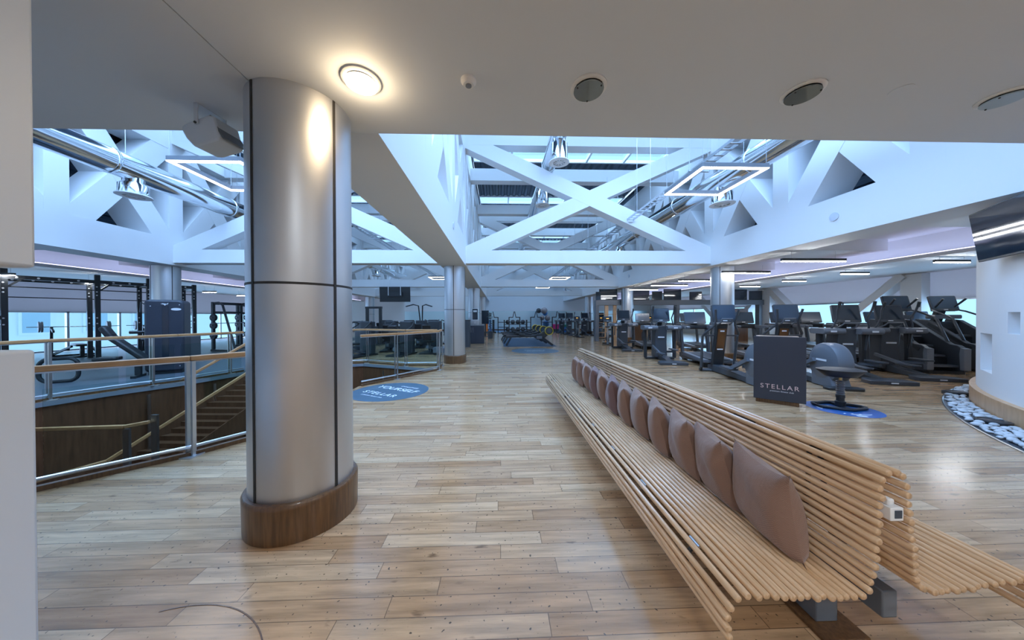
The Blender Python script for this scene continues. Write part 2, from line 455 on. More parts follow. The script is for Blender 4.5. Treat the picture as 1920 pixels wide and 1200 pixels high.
# ------------------------------------------------------------------ long trusses
def long_truss(name, x0, x1, label):
    m = MB()
    posts = [2.1+2.5*k for k in range(13)]
    y1 = 32.0
    m.box(x0, x1, 2.6, y1, 3.12, 3.92)
    m.box(x0, x1, 2.6, y1, 6.63, 7.6)
    w = x1-x0-.008; xc = (x0+x1)/2
    for y in posts:
        if y > 2.5: m.box(x0+.002, x1-.002, y-.2, y+.2, 3.9, 6.7)
    for a, b in zip(posts, posts[1:]):
        yc = (a+b)/2; dy = 1.12; dz = 1.66
        if yc < 4.2: m.box(x0+.003, x1-.003, 2.6, 4.5, 3.9, 6.7); continue
        for s in (1, -1):
            m.bar((xc, yc-dy*s, 5.27-dz), (xc, yc+dy*s, 5.27+dz), w-.006*(s+1), .52)
    return struct(m.build(name, M['white'], angle=20), label, 'truss')
long_truss('truss_beam', -1.86, -1.06, 'long white truss running over the row of steel columns by the big pillar')
long_truss('truss_beam', -10.8, -10.0, 'long white truss far left, above the weights area')
long_truss('truss_beam', 6.87, 7.67, 'long white truss on the right, running into the curved wall')
def cross_truss(y0, x0, x1, label):
    m = MB(); y1 = y0+.4; xc = (x0+x1)/2
    m.box(x0, x1, y0, y1, 3.19, 3.6); m.box(x0, x1, y0, y1, 6.93, 7.5)
    for s in (1, -1):
        m.bar((x0, (y0+y1)/2, 5.28-s*1.8), (x1, (y0+y1)/2, 5.28+s*1.8), .392-.004*s, .455)
    return struct(m.build('cross_truss', M['white'], angle=20), label, 'truss')
for i, y0 in enumerate((9.5, 17.0, 24.5)):
    w = ('nearest', 'middle', 'farthest')[i]
    cross_truss(y0, -1.06, 6.87, w+' white cross-braced truss spanning the central hall')
    cross_truss(y0, -10.0, -1.86, w+' white cross-braced truss spanning the left hall')
pm = MB()
for b in (9.6, 17.1, 24.6):
    for dy in (1.65, 5.3):
        for x0, x1 in ((-1.06, 6.87), (-10.0, -1.86)):
            if b+dy < 31: pm.box(x0, x1, b+dy, b+dy+.35, 6.6, 7.05)
struct(pm.build('roof_beam', M['white']), 'white beams crossing under the roof skylights', 'beam')

# ------------------------------------------------------------------ roof decking and skylights
BAYS = ((-1.06, 6.87), (-10.0, -1.86))
SKY = [(3.2, 7.0), (8.7, 9.7), (10.4, 12.6), (16.2, 17.2), (17.9, 20.1), (23.7, 24.7), (25.4, 27.6), (30.6, 31.6)]
dm = MB(); ZR = 8.0
def ribs(x0, x1, y0, y1, z):
    p = .3; nn = int((x1-x0)/p); p = (x1-x0)/nn; prof = []
    for i in range(nn):
        a = x0+i*p; prof += [(a, z), (a+p*.3, z), (a+p*.5, z+.08), (a+p*.8, z+.08)]
    prof.append((x1, z)); k = len(prof)
    dm.add([(x, y0, zz) for x, zz in prof]+[(x, y1, zz) for x, zz in prof], [(i, i+1, i+1+k, i+k) for i in range(k-1)])
for x0, x1 in BAYS:
    edges = [2.5]+[v for q in SKY for v in q]+[32.1]
    for a, b in zip(edges[::2], edges[1::2]): ribs(x0, x1, a, b, ZR)
ribs(-13.5, -10.0, 2.5, 32, 7.9); ribs(-1.86, -1.06, 2.5, 32, 7.9); ribs(6.87, 10.5, 2.5, 32, 7.9)
struct(dm.build('roof', M['deck'], angle=15), 'dark ribbed steel roof decking between the skylights', 'roof')
# ribbed side walls seen through the long trusses
sw = MB()
def vribs(x, s):
    k = 0; prof = []
    z = 4.05
    while z < 7.9:
        prof += [(x, z), (x, z+.1), (x+s*.07, z+.13), (x+s*.07, z+.22)]; z += .25
    kk = len(prof)
    sw.add([(a, 2.5, zz) for a, zz in prof]+[(a, 32., zz) for a, zz in prof], [(i, i+1, i+1+kk, i+kk) for i in range(kk-1)])
vribs(8.5, 1); vribs(-11.6, -1)
struct(sw.build('wall_ribbed', M['deck'], angle=15), 'dark ribbed cladding behind the openings of the outer trusses', 'wall')
wn = 0
for x0, x1 in BAYS:
    for a, b in SKY:
        wn += 1
        g = MB(); g.box(x0, x1, a, b, ZR+.1, ZR+.112)
        go = g.build('window_%d' % wn, M['window']); struct(go, None, None)
        f = MB()
        k = 5
        for i in range(k+1):
            x = x0+(x1-x0)*i/k; f.box(x-.04, x+.04, a, b, ZR-.02, ZR+.1)
        f.box(x0, x1, a, a+.08, ZR-.03, ZR+.1); f.box(x0, x1, b-.08, b, ZR-.03, ZR+.1)
        f.build('window_frame', M['white'], go)

# ------------------------------------------------------------------ columns
def column(x, y, label, rot=0., r=.335, top=3.12):
    t = thing('column', label, 'column', (x, y, 0), 0, kind='structure')
    c = MB(); c.lathe([(r-.02, .2), (r, .262), (r, top)], 64); c.build('cladding', M['steel'], t, angle=50)
    b = MB(); b.lathe([(r+.03, 0), (r+.034, .225), (r+.034, .25), (r+.024, .264), (r-.04, .268)], 64); b.build('base_ring', M['darkwood'], t, angle=50)
    s = MB(); s.lathe([(r-.01, 1.722), (r+.0025, 1.722), (r+.0025, 1.738), (r-.01, 1.738)], 64)
    for k in range(4):
        a = R(rot+90*k); s.cbox((math.cos(a)*(r-.006), math.sin(a)*(r-.006), (top+.265)/2), (.02, .018, top-.265), Matrix.Rotation(a, 3, 'Z'))
    s.build('joint', M['seam'], t)
    return t
column(-1.508, 2.345, 'big brushed steel pillar in the foreground with dark oak base ring', -112, top=3.075)
column(-1.46, 9.85, 'steel pillar beyond the stair well railing, second in the row from the big pillar', -88)
column(-1.46, 17.35, 'steel pillar behind the drinks dispenser, third in the row from the big pillar', -88)
column(-1.46, 24.85, 'steel pillar farthest along the row from the big pillar', -88)
column(7.52, 9.85, 'steel pillar rising behind the treadmills on the right', 222)
column(7.52, 17.35, 'steel pillar among the screens of the dark media gantry', 222)
column(7.52, 24.85, 'steel pillar behind the far group of exercise bikes', 222)
column(-10.6, 9.85, 'steel pillar behind the tall black cable machine', 250)
column(-10.6, 17.35, 'steel pillar behind the weight machines, left of the hanging screen', 250)
column(-10.6, 24.85, 'thin distant steel pillar below the hanging screen', 250)

# ------------------------------------------------------------------ far and outer walls
fwm = MB(); fwm.box(-19.6, 16.6, 32.0, 32.2, 0, 8.3); struct(fwm.build('wall_far', M['white']), 'white end wall of the hall', 'wall')
mi = MB(); mi.box(-10, 16, 31.95, 31.99, .15, 2.07); struct(mi.build('wall_far_mirror', M['mirror']), 'band of wall mirrors along the end wall', 'mirror')
bm_ = MB(); bm_.box(-19.5, 16.5, 31.93, 32, 0, .14); struct(bm_.build('baseboard_far', M['panelwood']))
rbm = MB(); rbm.box(-3.2, 7.5, 27.8, 31.9, .0, .01); struct(rbm.build('floor_blue', plain('blue_mat_floor', (.10, .20, .33), .5)), 'blue exercise floor in front of the end mirrors', 'floor')

def window_wall(x, side, ys, z0, ztop, first, th):
    i = first
    s = 1 if x > 0 else -1
    for a, b in zip(ys, ys[1:]):
        g = MB(); g.box(x-.01, x+.01, a, b, z0, ztop)
        go = g.build('window_%d' % i, M['window']); struct(go)
        f = MB(); f.box(x-.05, x+.05, a-.04, a+.04, z0, ztop); f.box(x-.05, x+.05, a, b, z0, z0+.08); f.box(x-.05, x+.05, a, b, ztop-.06, ztop)
        f.build('window_frame', M['alu'], go)
        i += 1
    return i
ys = [3.0+1.85*k for k in range(16)]
wn = window_wall(-19.5, 'left', ys, .02, 1.8, wn+1, 2)
w_ = MB(); w_.box(-19.62, -19.48, -1, 32, 1.8, 4.6); w_.box(-19.62, -19.48, -1, 3.0, 0, 1.8); w_.box(-19.62, -19.48, 30.7, 32, 0, 1.8)
struct(w_.build('wall_left_outer', blind_mat()), 'pale blinds above the left window band', 'wall')
ys2 = [5.0+2.2*k for k in range(12)]
wn = window_wall(16.5, 'right', ys2, .75, 2.1, wn, 2)
w_ = MB(); w_.box(16.48, 16.62, 2.6, 32, 0, .75); w_.box(16.48, 16.62, 2.6, 5, .75, 2.1); w_.box(16.48, 16.62, 29.2, 32, .75, 2.1)
struct(w_.build('wall_right_outer', M['white']), 'white parapet below the right window band', 'wall')
w_ = MB(); w_.box(16.48, 16.62, 2.6, 32, 2.1, 4.6); struct(w_.build('wall_right_blinds', blind_mat()), 'pale blinds above the right window band', 'wall')
fr = MB(); fr.box(8.5, 16.6, 2.5, 2.6, 0, 4.6); struct(fr.build('wall_right_near', M['white']))
dg = MB()
for y in (17.6, 11.2): dg.box(16.1, 16.45, y-.3, y+.3, 0, 3.1)
for a, b in ((17.4, 14.6), (11.4, 14.4), (17.8, 20.4), (24, 20.6)): dg.bar((16.28, a, 3.1), (16.28, b, .3), .3, .55, up=(1, 0, 0))
struct(dg.build('trim_4', M['white']), 'white post and slanted braces in front of the right windows', 'brace')

# aisle ceilings with coves
ca = MB(); ca.box(7.67, 16.6, 2.5, 32, 3.85, 4.0)
for y in (5.2, 8.9, 12.7, 16.4, 20.2, 24): ca.box(7.7, 12.05, y, y+1.3, 3.5, 3.85)
ca.box(12.05, 16.5, 2.6, 32, 3.12, 3.22); ca.box(12.55, 12.65, 2.6, 32, 3.22, 3.86)
struct(ca.build('ceiling_right_aisle', M['white']), 'lower white ceiling with cove over the right aisle', 'ceiling')
cv = MB(); cv.box(12.12, 12.18, 3, 31.5, 3.225, 3.25); struct(cv.build('cove_light_right', M['cove']), 'violet cove light strip over the right aisle', 'light')
ca = MB(); ca.box(-19.5, -10.8, -1, 32, 3.85, 4.0)
for y in (4.2, 7.9, 11.7, 15.4, 19.2, 23): ca.box(-14.3, -10.9, y, y+1.3, 3.5, 3.85)
ca.box(-19.48, -14.3, -1, 32, 3.12, 3.22); ca.box(-14.9, -14.8, -1, 32, 3.22, 3.86)
struct(ca.build('ceiling_left_aisle', M['white']), 'lower white ceiling with cove over the left aisle', 'ceiling')
cv = MB(); cv.box(-14.43, -14.37, 0, 31.5, 3.225, 3.25); struct(cv.build('cove_light_left', M['cove']), 'violet cove light strip over the left aisle', 'light')

# building across the street, seen through the left windows
for k, (yy, ln) in enumerate(((4, 15), (19.5, 14))):
    t = thing('exterior_building', ('pale building across the street behind the weight racks', 'pale building across the street beyond the tall black cable machine')[k], 'building', (-31, yy, -4))
    b = MB(); b.box(-3, 0, 0, ln, 0, 13); b.build('facade_wall', M['facade'], t)
    for i in range(int(ln/3)):
        for z in (1.2, 4.4, 7.6):
            f = MB(); f.box(0, .08, .7+3*i, 2.2+3*i, z, z+2.1); w = f.build('window', M['facade'], t)
            f = MB(); f.box(.08, .1, .85+3*i, 2.05+3*i, z+.15, z+1.95); f.build('pane', M['facglass'], w)

# ------------------------------------------------------------------ ceiling fixtures
def downlight(x, y, label, lens, kind):
    t = thing('downlight', label, 'ceiling light', (x, y, 3.07), 0, 'round lamps in the low ceiling')
    m = MB(); m.lathe([(.122, 0), (.122, -.008), (.098, -.014), (.09, .0)], 32); m.build('trim_ring', M['white'], t)
    m = MB(); m.lathe([(.001, -.022), (.098, -.022), (.1, -.026), (.098, -.03), (.001, -.03)], 32); m.build('lens', lens, t)
    if kind != 'lit':
        for k in range(3):
            a = R(80+120*k); m = MB(); m.tube([(.09*math.cos(a), .09*math.sin(a), -.004), (.09*math.cos(a), .09*math.sin(a), -.036)], .005, 6); m.build('pin', M['seam'], t)
    return t
downlight(-.908, 2.02, 'lit warm round ceiling lamp beside the big steel pillar', M['lamp'], 'lit')
downlight(.618, 2.04, 'unlit round ceiling lamp between the smoke detector and the middle lamp', M['lens'], '')
downlight(2.134, 2.04, 'unlit round ceiling lamp left of the blank cover disc', M['lens'], '')
downlight(3.64, 2.05, 'pale blue round ceiling lamp cut by the right edge of the view', M['lensblue'], '')
t = thing('smoke_detector', 'small white smoke detector on the low ceiling near the lit lamp', 'smoke detector', (-.198, 2.0, 3.07))
m = MB(); m.lathe([(.052, 0), (.052, -.012), (.044, -.02), (.036, -.034), (.001, -.036)], 24); m.build('casing', M['white'], t)
m = MB(); m.lathe([(.02, -.035), (.02, -.042), (.001, -.044)], 16); m.build('sensor_cap', M['midgrey'], t)
m = MB(); m.lathe([(.06, 0), (.06, -.004), (.001, -.005)], 24)
tag(m.build('ceiling_disc', M['ceil'], None, loc=(2.812, 2.01, 3.07)), 'blank cover disc flush in the low ceiling between the two right lamps', 'cover disc')

t = thing('wall_speaker', 'white loudspeaker hung from the ceiling left of the big pillar', 'loudspeaker', (-2.18, 2.36, 3.07), R(-8))
m = MB()
prof = [(-.15, -.185), (-.155, -.15), (-.10, -.13), (.07, -.085), (.12, -.10), (.165, -.255), (.14, -.275), (-.02, -.305), (-.06, -.3), (-.115, -.245)]
m.prism(prof, 'Y', -.09, .09); m.build('cabinet', M['ceil'], t, bevel=.012)
m = MB(); m.bar((.076, 0, -.088), (.19, 0, -.262), .17, .012, up=(1, 0, 0)); m.build('grille', M['grey'], t)
m = MB()
for s in (-1, 1): m.box(-.03, .0, s*.1-.004, s*.1+.004, -.155, 0)
m.box(-.03, 0, -.104, .104, -.006, 0); m.build('bracket', M['ceil'], t)
m = MB()
for s in (-1, 1): m.tube([(-.015, s*.104, -.145), (-.015, s*.112, -.145)], .009, 8)
m.build('bolt', M['black'], t)

def led_square(x, y, z, s, label):
    t = thing('square_pendant', label, 'pendant light', (x, y, z), 0, 'square LED frames under the roof')
    h = s/2; w = .06
    for nm, mt, z0, z1 in (('frame', M['midgrey'], .012, .085), ('diffuser', M['led'], 0, .012)):
        m = MB()
        m.box(-h, h, -h, -h+w, z0, z1); m.box(-h, h, h-w, h, z0, z1); m.box(-h, -h+w, -h+w, h-w, z0, z1); m.box(h-w, h, -h+w, h-w, z0, z1)
        m.build(nm, mt, t)
    for sx in (-1, 1):
        for sy in (-1, 1):
            c = MB(); c.tube([(sx*(h-.03), sy*(h-.03), .08), (sx*(h-.03), sy*(h-.03), 6.6-z)], .004, 5); c.build('cable', M['alu'], t)
    return t
led_square(4.01, 5.52, 4.0, 1.16, 'large glowing square light frame hung below the right duct')
led_square(-4.72, 5.52, 4.0, 1.16, 'glowing square light frame half hidden by the big pillar')
led_square(3.97, 19.6, 4.0, 1.16, 'distant square light frame above the second cross truss, central hall')
led_square(3.8, 25.8, 4.0, 1.16, 'farthest small square light frame in the central hall')
led_square(-3.9, 19.6, 4.0, 1.16, 'distant square light frame in the left hall, beside the second pillar')

def duct(x, z, r, nozzles, label, nz, nr):
    t = thing('air_duct', label, 'air duct', (x, 2.7, z))
    m = MB(); m.tube([(0, 0, 0), (0, 29.2, 0)], r, 28); m.build('pipe', M['chrome'], t, angle=60)
    for k in range(10):
        y = 1.2+2.9*k; j = MB(); j.lathe([(r+.004, -.04), (r+.012, -.03), (r+.012, .03), (r+.004, .04)], 28); j.move(Matrix.Rotation(PI/2, 4, 'X')); j.v = [(a, b+y, c) for a, b, c in j.v]
        j.build('seam_ring', M['chrome'], t, angle=60)
        h = MB(); h.tube([(0, y+.3, r), (0, y+.3, 7.1-z)], .006, 5); h.build('hanger', M['alu'], t)
    for y in nozzles:
        n_ = MB(); n_.lathe([(nr*.72, 0), (nr*.72, -r-.04), (nr*.98, -r-.1), (nr*.98, nz+.02)], 28); n_.v = [(a, b+y-2.7, c) for a, b, c in n_.v]
        no = n_.build('outlet', M['chrome'], t, angle=50)
        d = MB(); d.lathe([(nr*.9, nz+.04), (nr*1.18, nz+.02), (nr*1.18, nz), (nr*.72, nz-.01), (nr*.72, nz+.03)], 28)
        d.lathe([(nr*.26, nz+.03), (nr*.26, nz), (.001, nz)], 16)
        for k in range(10):
            a = R(36*k); d.bar((nr*.24*math.cos(a), nr*.24*math.sin(a), nz+.012), (nr*.74*math.cos(a+.3), nr*.74*math.sin(a+.3), nz+.012), nr*.16, .008)
        d.v = [(a, b+y-2.7, c) for a, b, c in d.v]; d.build('diffuser', M['white'], no)
        d = MB(); d.lathe([(.001, nz+.05), (nr*.72, nz+.05)], 20); d.v = [(a, b+y-2.7, c) for a, b, c in d.v]; d.build('dark_core', M['seam'], no)
    return t
duct(1.62, 6.42, .225, (8.0, 11.1, 17.3, 23), 'shiny round duct high in the middle of the central hall', -.80, .23)
duct(5.95, 5.12, .275, (7.8, 14.5, 21), 'shiny round duct running along the right truss', -.66, .25)
duct(-8.5, 4.95, .275, (7.25, 14.5, 21), 'shiny round duct along the left hall above the weights area', -.62, .25)

def tray(x, z, y0, y1, label):
    t = thing('cable_tray', label, 'cable tray', (x, 0, z))
    m = MB()
    for s in (-1, 1): m.box(s*.1-.006, s*.1+.006, y0, y1, -.03, .03)
    k = y0
    while k < y1: m.box(-.1, .1, k, k+.05, -.03, -.02); k += .2
    m.build('ladder', M['alu'], t)
    for k in range(8):
        y = y0+.8+k*2.4; h = MB(); h.box(-.22, .22, y-.02, y+.02, -.06, -.03); 
        for s in (-1, 1): h.tube([(s*.2, y, -.04), (s*.2, y, 6.65-z)], .005, 5)
        h.build('hanger', M['alu'], t)
tray(4.22, 4.6, 3, 24, 'perforated cable tray slanting past the large square light frame')
tray(-4.85, 4.6, 6.2, 24, 'perforated cable tray in the left hall beside the big pillar')
tray(-2.6, 4.6, 11, 24, 'perforated cable tray hung close to the row of pillars in the left hall')

def linear(x0, x1, y, z, zc, label):
    t = thing('linear_pendant', label, 'strip light', ((x0+x1)/2, y, z), 0, 'black strip lights over the aisles'); h = (x1-x0)/2
    m = MB(); m.box(-h, h, -.035, .035, .02, .085); m.build('housing', M['black'], t)
    m = MB(); m.box(-h+.01, h-.01, -.03, .03, 0, .02); m.build('diffuser', M['led2'], t)
    for s in (-1, 1):
        c = MB(); c.tube([(s*h*.7, 0, .08), (s*h*.7, 0, zc-z)], .004, 5); c.build('cable', M['alu'], t)
W_ = ('nearest', 'second', 'third', 'fourth', 'fifth')
for i, (a, b, y) in enumerate(((7.11, 8.77, 7.31), (7.15, 8.72, 9.37), (7.03, 8.6, 11.5), (6.82, 8.47, 13.2), (6.8, 8.3, 15.4))):
    linear(a, b, y, 2.85, 3.12 if i == 0 else 3.12, W_[i]+' strip light of the row hung just inside the right truss')
for i, y in enumerate((7.97, 10.25, 12.44, 14.7)):
    linear(12.15, 13.17, y, 2.95, 3.12, W_[i]+' strip light of the row under the low right aisle ceiling')
for i, (y, x) in enumerate(((9.58, -15.1), (11.62, -15.05), (15.96, -15.0), (18.56, -15.5))):
    linear(x-.33, x+.33, y, 2.8, 3.12, W_[i]+' strip light under the low left aisle ceiling')

def disc(x, y, z, face, label):
    m = MB(); m.lathe([(.001, 0), (.085, 0), (.085, .012), (.001, .016)], 28)
    o = m.build('speaker_cover', plain('grey_cover', (.62, .66, .74), .5), None, loc=(x, y, z)); o.rotation_euler = (0, R(90)*face, 0)
    tag(o, label, 'speaker cover')
disc(6.868, 5.92, 3.52, -1, 'round pale cover on the right truss chord near the curved wall')
disc(6.868, 15.62, 3.62, -1, 'round grey cover far along the right truss chord above the gantry')
disc(-1.058, 7.0, 3.62, 1, 'round grey cover on the truss chord beside the big pillar')

# ------------------------------------------------------------------ screens
def screen(name, label, w, h, loc, rz, tilt, back=False, group=None, cat='television', rods=None, dark='screen'):
    t = thing(name, label, cat, loc, rz, group)
    Rm = Matrix.Rotation(R(tilt), 4, 'X')
    m = MB(); m.cbox((0, .025, 0), (w, .05, h)); m.move(Rm); m.build('casing', M['black'], t, bevel=.006)
    m = MB(); m.cbox((0, -.002, .006), (w-.03, .006, h-.045)); m.move(Rm); m.build('display', M[dark], t)
    if back:
        for dx in (-w*.2, w*.2):
            m = MB(); m.tube([(dx, .12, h*.9), (dx, .12, -h*.08)], .02, 8); m.build('pole', M['white'], t)
        m = MB(); m.cbox((0, .085, 0), (w*.5, .07, h*.3)); m.build('wall_mount', M['black'], t)
    return t
# face of a screen is its -Y side
import math as _m
ax, ay, bx_, by_ = 7.10, 4.26, 6.31, 3.28
ang = _m.atan2(ay-by_, ax-bx_)
t = screen('television', 'large black television tilted down on the curved white wall', 1.25, .72, ((ax+bx_)/2, (ay+by_)/2, 2.635), ang+PI, 0)
t.rotation_euler = (R(7), 0, ang+PI)
arm = MB(); arm.bar((0, .04, 0), (0, .26, .03), .3, .2); arm.build('wall_arm', M['black'], t)
# hanging television seen from behind
t = screen('television', 'television hung back to front below the second cross truss, left hall', 1.68, .84, (-5.8, 16.85, 2.76), PI, -4, back=True)
for o in list(t.children): pass

# media gantry
G = thing('media_gantry', 'long dark steel gantry carrying a row of screens over the machines', 'gantry', (5.73, 17.75, 0))
m = MB(); m.box(0, 10.3, -.15, .15, 2.15, 2.45); m.build('top_beam', M['grey'], G, bevel=.01)
for x in (0., 4.9, 10.0):
    m = MB(); m.box(x, x+.2, -.15, .15, 0, 2.15); m.build('post', M['grey'], G, bevel=.01)
for x in (.62, 1.12):
    m = MB(); m.box(x, x+.2, .0, .12, 0, 2.15); lab(m.build('timber_upright', M['plinth'], G), 'wooden upright')
for z in (.2, .5, .8, 1.1, 1.6):
    m = MB(); m.box(.2, 1.5, -.02, .14, z, z+.025); m.build('shelf', M['railwood'], G)
gscr = (('leftmost narrow', 5.93, .3, .5, -12), ('first wide', 6.53, 1.1, .66, 0), ('second wide', 8.45, 1.18, .66, 2), ('small angled', 9.5, .56, .52, -16), ('third wide', 10.45, 1.12, .66, 5), ('second small angled', 11.87, .66, .5, -16), ('fourth wide', 14.6, 1.1, .64, 10), ('rightmost', 15.6, .7, .55, -12))
for nm, x, w, h, rz in gscr:
    screen('gantry_screen', nm+' screen standing on the dark media gantry', w, h, (x, 17.7, 2.455+h/2), R(rz), 0, group='screens on the media gantry')

# ------------------------------------------------------------------ railings round the stair well
def railing(label, pts, posts, hz=1.092):
    """pts: base polyline on the floor; handrail at 1.08 m, glass between"""
    t = thing('glass_railing', label, 'railing', (pts[0][0], pts[0][1], 0)); ox, oy = pts[0]
    P = [Vector((x-ox, y-oy, 0)) for x, y in pts]
    def off(z): return [(p.x, p.y, z) for p in P]
    m = MB()
    for a, b in zip(P, P[1:]): m.bar((a.x, a.y, hz), (b.x, b.y, hz), .062, .055)
    m.build('handrail', M['railwood'], t, bevel=.01)
    m = MB()
    for a, b in zip(P, P[1:]): m.bar((a.x, a.y, hz-.035), (b.x, b.y, hz-.035), .03, .014)
    m.build('rail_bracket', M['alu'], t)
    m = MB(); m.tube(off(.1), .018, 8); m.build('bottom_rail', M['alu'], t)
    m = MB()
    for a, b in zip(P, P[1:]): m.bar((a.x, a.y, .022), (b.x, b.y, .022), .05, .045)
    m.build('floor_channel', M['darkwood'], t)
    for a, b in zip(P, P[1:]):
        if (b-a).length > .3:
            u = (b-a).normalized()*.05; m = MB(); m.bar((a.x+u.x, a.y+u.y, .5), (b.x-u.x, b.y-u.y, .5), .01, .76); m.build('glass_panel', M['glass'], t)
    for x, y in posts:
        m = MB()
        for s in (-1, 1): m.cbox((x-ox+s*.03, y-oy, (hz-.04)/2+.012), (.018, .04, hz-.04))
        po = m.build('post', M['alu'], t)
        m = MB(); m.cbox((x-ox, y-oy, .006), (.16, .16, .012)); m.build('foot_plate', M['steel'], po)
    return t
railing('glass railing with oak handrail in front of the stair well, left of the big pillar', [(-5.25, 1.32), (-4.03, 2.7), (-3.35, 3.34), (-3.04, 3.78)], [(-3.35, 3.34), (-4.55, 2.12)], 1.06)
railing('glass railing with oak handrail running up to the second steel pillar', [(-3.0, 6.56), (-2.49, 7.28), (-1.72, 8.44), (-1.78, 9.2)], [(-2.49, 7.28), (-1.72, 8.44), (-1.78, 9.2)])
railing('far glass railing along the stair well in front of the tall black cable machine', [(-8.34, 2.0), (-8.33, 4.0), (-8.25, 5.72), (-7.9, 6.5), (-7.5, 7.2), (-7.1, 8.5)], [(-8.25, 5.72), (-7.7, 6.86), (-7.2, 8.2)])
railing('far glass railing across the stair well in front of the weight machines', [(-5.4, 9.58), (-4.3, 9.88), (-2.85, 9.2), (-1.9, 9.2)], [(-4.3, 9.88), (-2.85, 9.2), (-5.4, 9.58)])

ST = thing('staircase', 'dark staircase with oak handrails going down into the stair well', 'staircase', (0, 0, 0))
a1, b1 = Vector((-6.66, 8.55, 1.0)), Vector((-8.08, 6.55, -.6))
a2, b2 = Vector((-5.35, 8.48, 1.0)), Vector((-7.41, 5.85, -1.2))
for p, q in ((a1, b1), (a2, b2)):
    m = MB(); m.bar(p, q, .06, .06); m.build('handrail', M['railwood'], ST, bevel=.01)
m = MB(); m.bar(b2, (-7.95, 4.6, -1.2), .06, .06); m.build('handrail', M['railwood'], ST, bevel=.01)
m = MB(); m.bar((-8.1, 5.40, -.42), (-6.55, 5.42, -.40), .06, .06); m.bar((-6.55, 5.42, -.40), (-6.25, 5.52, -.36), .06, .06); m.build('handrail', M['railwood'], ST, bevel=.01)
m = MB(); m.bar((-7.8, 3.9, -1.35), (-6.1, 3.7, -1.7), .06, .06); m.build('handrail', M['railwood'], ST, bevel=.01)
for x, y, z0, z1 in ((-6.52, 5.42, -1.5, -.44), (-6.2, 5.56, -1.5, -.24)):
    m = MB(); m.box(x-.05, x+.05, y-.02, y+.02, z0, z1); m.build('newel_post', M['alu'], ST)
m = MB(); m.box(-8.1, -6.3, 4.7, 5.5, -1.62, -1.5); m.build('landing', M['stone'], ST)
N_ = 14
for k in range(N_):
    f = (k+.5)/N_
    p1 = a1.lerp(b1, f); p2 = a2.lerp(a2+(b1-a1), f); z = -.02-f*1.5
    m = MB(); d = (b1-a1); d.z = 0; d = d.normalized()*.15
    m.add([p1-d, p2-d, p2+d, p1+d], []) if False else None
    vs = []
    for zz in (z-.16, z):
        for q in (p1-d, p2-d, p2+d, p1+d): vs.append((q.x, q.y, zz))
    m.add(vs, [(0, 1, 2, 3), (4, 5, 6, 7), (0, 1, 5, 4), (1, 2, 6, 5), (2, 3, 7, 6), (3, 0, 4, 7)])
    m.build('step', M['panelwood'], ST)
for p, q in ((a1, b1), (a2, a2+(b1-a1))):
    m = MB(); m.bar((p.x, p.y, -.12), (q.x, q.y, q.z-1.12), .05, .5); m.build('stringer', M['panelwood'], ST)
m = MB(); m.bar((a1.x, a1.y, .45), (b1.x, b1.y, -1.15), .012, .8); m.build('glass_panel', M['glass'], ST)
m = MB(); m.tube([(-4.6, 8.0, -1.2), (-5.9, 4.4, -2.8)], .03, 8); m.build('lower_rail', M['alu'], ST)
# tables on the lower floor
for (x, y, lb) in ((-3.9, 5.9, 'green-topped table on the floor below, nearer the big pillar'), (-4.9, 5.2, 'glass-topped low table on the floor below the railing')):
    t = thing('low_table', lb, 'table', (x, y, -3.2), .4)
    m = MB(); m.cbox((0, 0, .74), (1.3, .8, .04)); m.build('table_top', M['green'] if 'green' in lb else M['screen2'], t)
    m = MB(); m.cbox((0, 0, .715), (1.34, .84, .02)); m.build('rim', M['alu'], t)
    for sx in (-1, 1):
        for sy in (-1, 1):
            m = MB(); m.cbox((sx*.55, sy*.32, .355), (.05, .05, .71)); m.build('leg', M['alu'], t)

# ------------------------------------------------------------------ slatted double bench
Y0, Y1 = 1.137, 5.72
BACK = [(1.549, .869), (1.521, .843), (1.519, .805), (1.519, .771), (1.516, .737), (1.512, .703), (1.509, .668), (1.507, .633), (1.505, .598), (1.501, .563), (1.498, .529), (1.493, .495), (1.489, .461), (1.483, .428)]
SEAT = [(1.468, .402), (1.444, .380), (1.414, .373), (1.384, .371), (1.353, .372), (1.32, .374), (1.288, .376), (1.255, .378), (1.222, .380), (1.188, .382), (1.155, .384), (1.122, .386), (1.088, .387), (1.054, .388), (1.017, .389)]
LIP = [(.976, .391), (.937, .381), (.906, .347), (.895, .308), (.893, .27), (.897, .236)]
RB = [(1.583, .871), (1.614, .852), (1.627, .812), (1.631, .777), (1.636, .740), (1.641, .705), (1.645, .669), (1.649, .633), (1.655, .597), (1.659, .562), (1.663, .528), (1.666, .494), (1.669, .461), (1.676, .431)]
RS = [(1.689, .407), (1.713, .392), (1.742, .386), (1.773, .386), (1.804, .386), (1.836, .389), (1.867, .391), (1.899, .395), (1.932, .399), (1.966, .402), (2.004, .405), (2.041, .409), (2.077, .413), (2.112, .417)]
RL = [(2.148, .418), (2.186, .412), (2.22, .395), (2.243, .362), (2.253, .325), (2.255, .288), (2.25, .252)]
BN = thing('slatted_bench', 'long double-sided bench of round wooden slats with a row of cushions', 'bench', (1.57, Y0, 0))
def rods(name, prof, jit=0.):
    m = MB()
    for i, (x, z) in enumerate(prof):
        r = .0142; j = random.uniform(-.006, .006)
        y0, y1 = Y0+j-Y0, Y1-Y0+j
        m.tube([(x-1.57, y0, z), (x-1.57, y0+.003, z), (x-1.57, y1-.003, z), (x-1.57, y1, z)], [r*.8, r, r, r*.8], 12)
    return m.build(name, M['rod'], BN, angle=50)
lab(rods('backrest', BACK), 'slatted backrest on the cushion side'); lab(rods('seat', SEAT), 'slatted seat holding the cushions'); rods('front_lip', LIP)
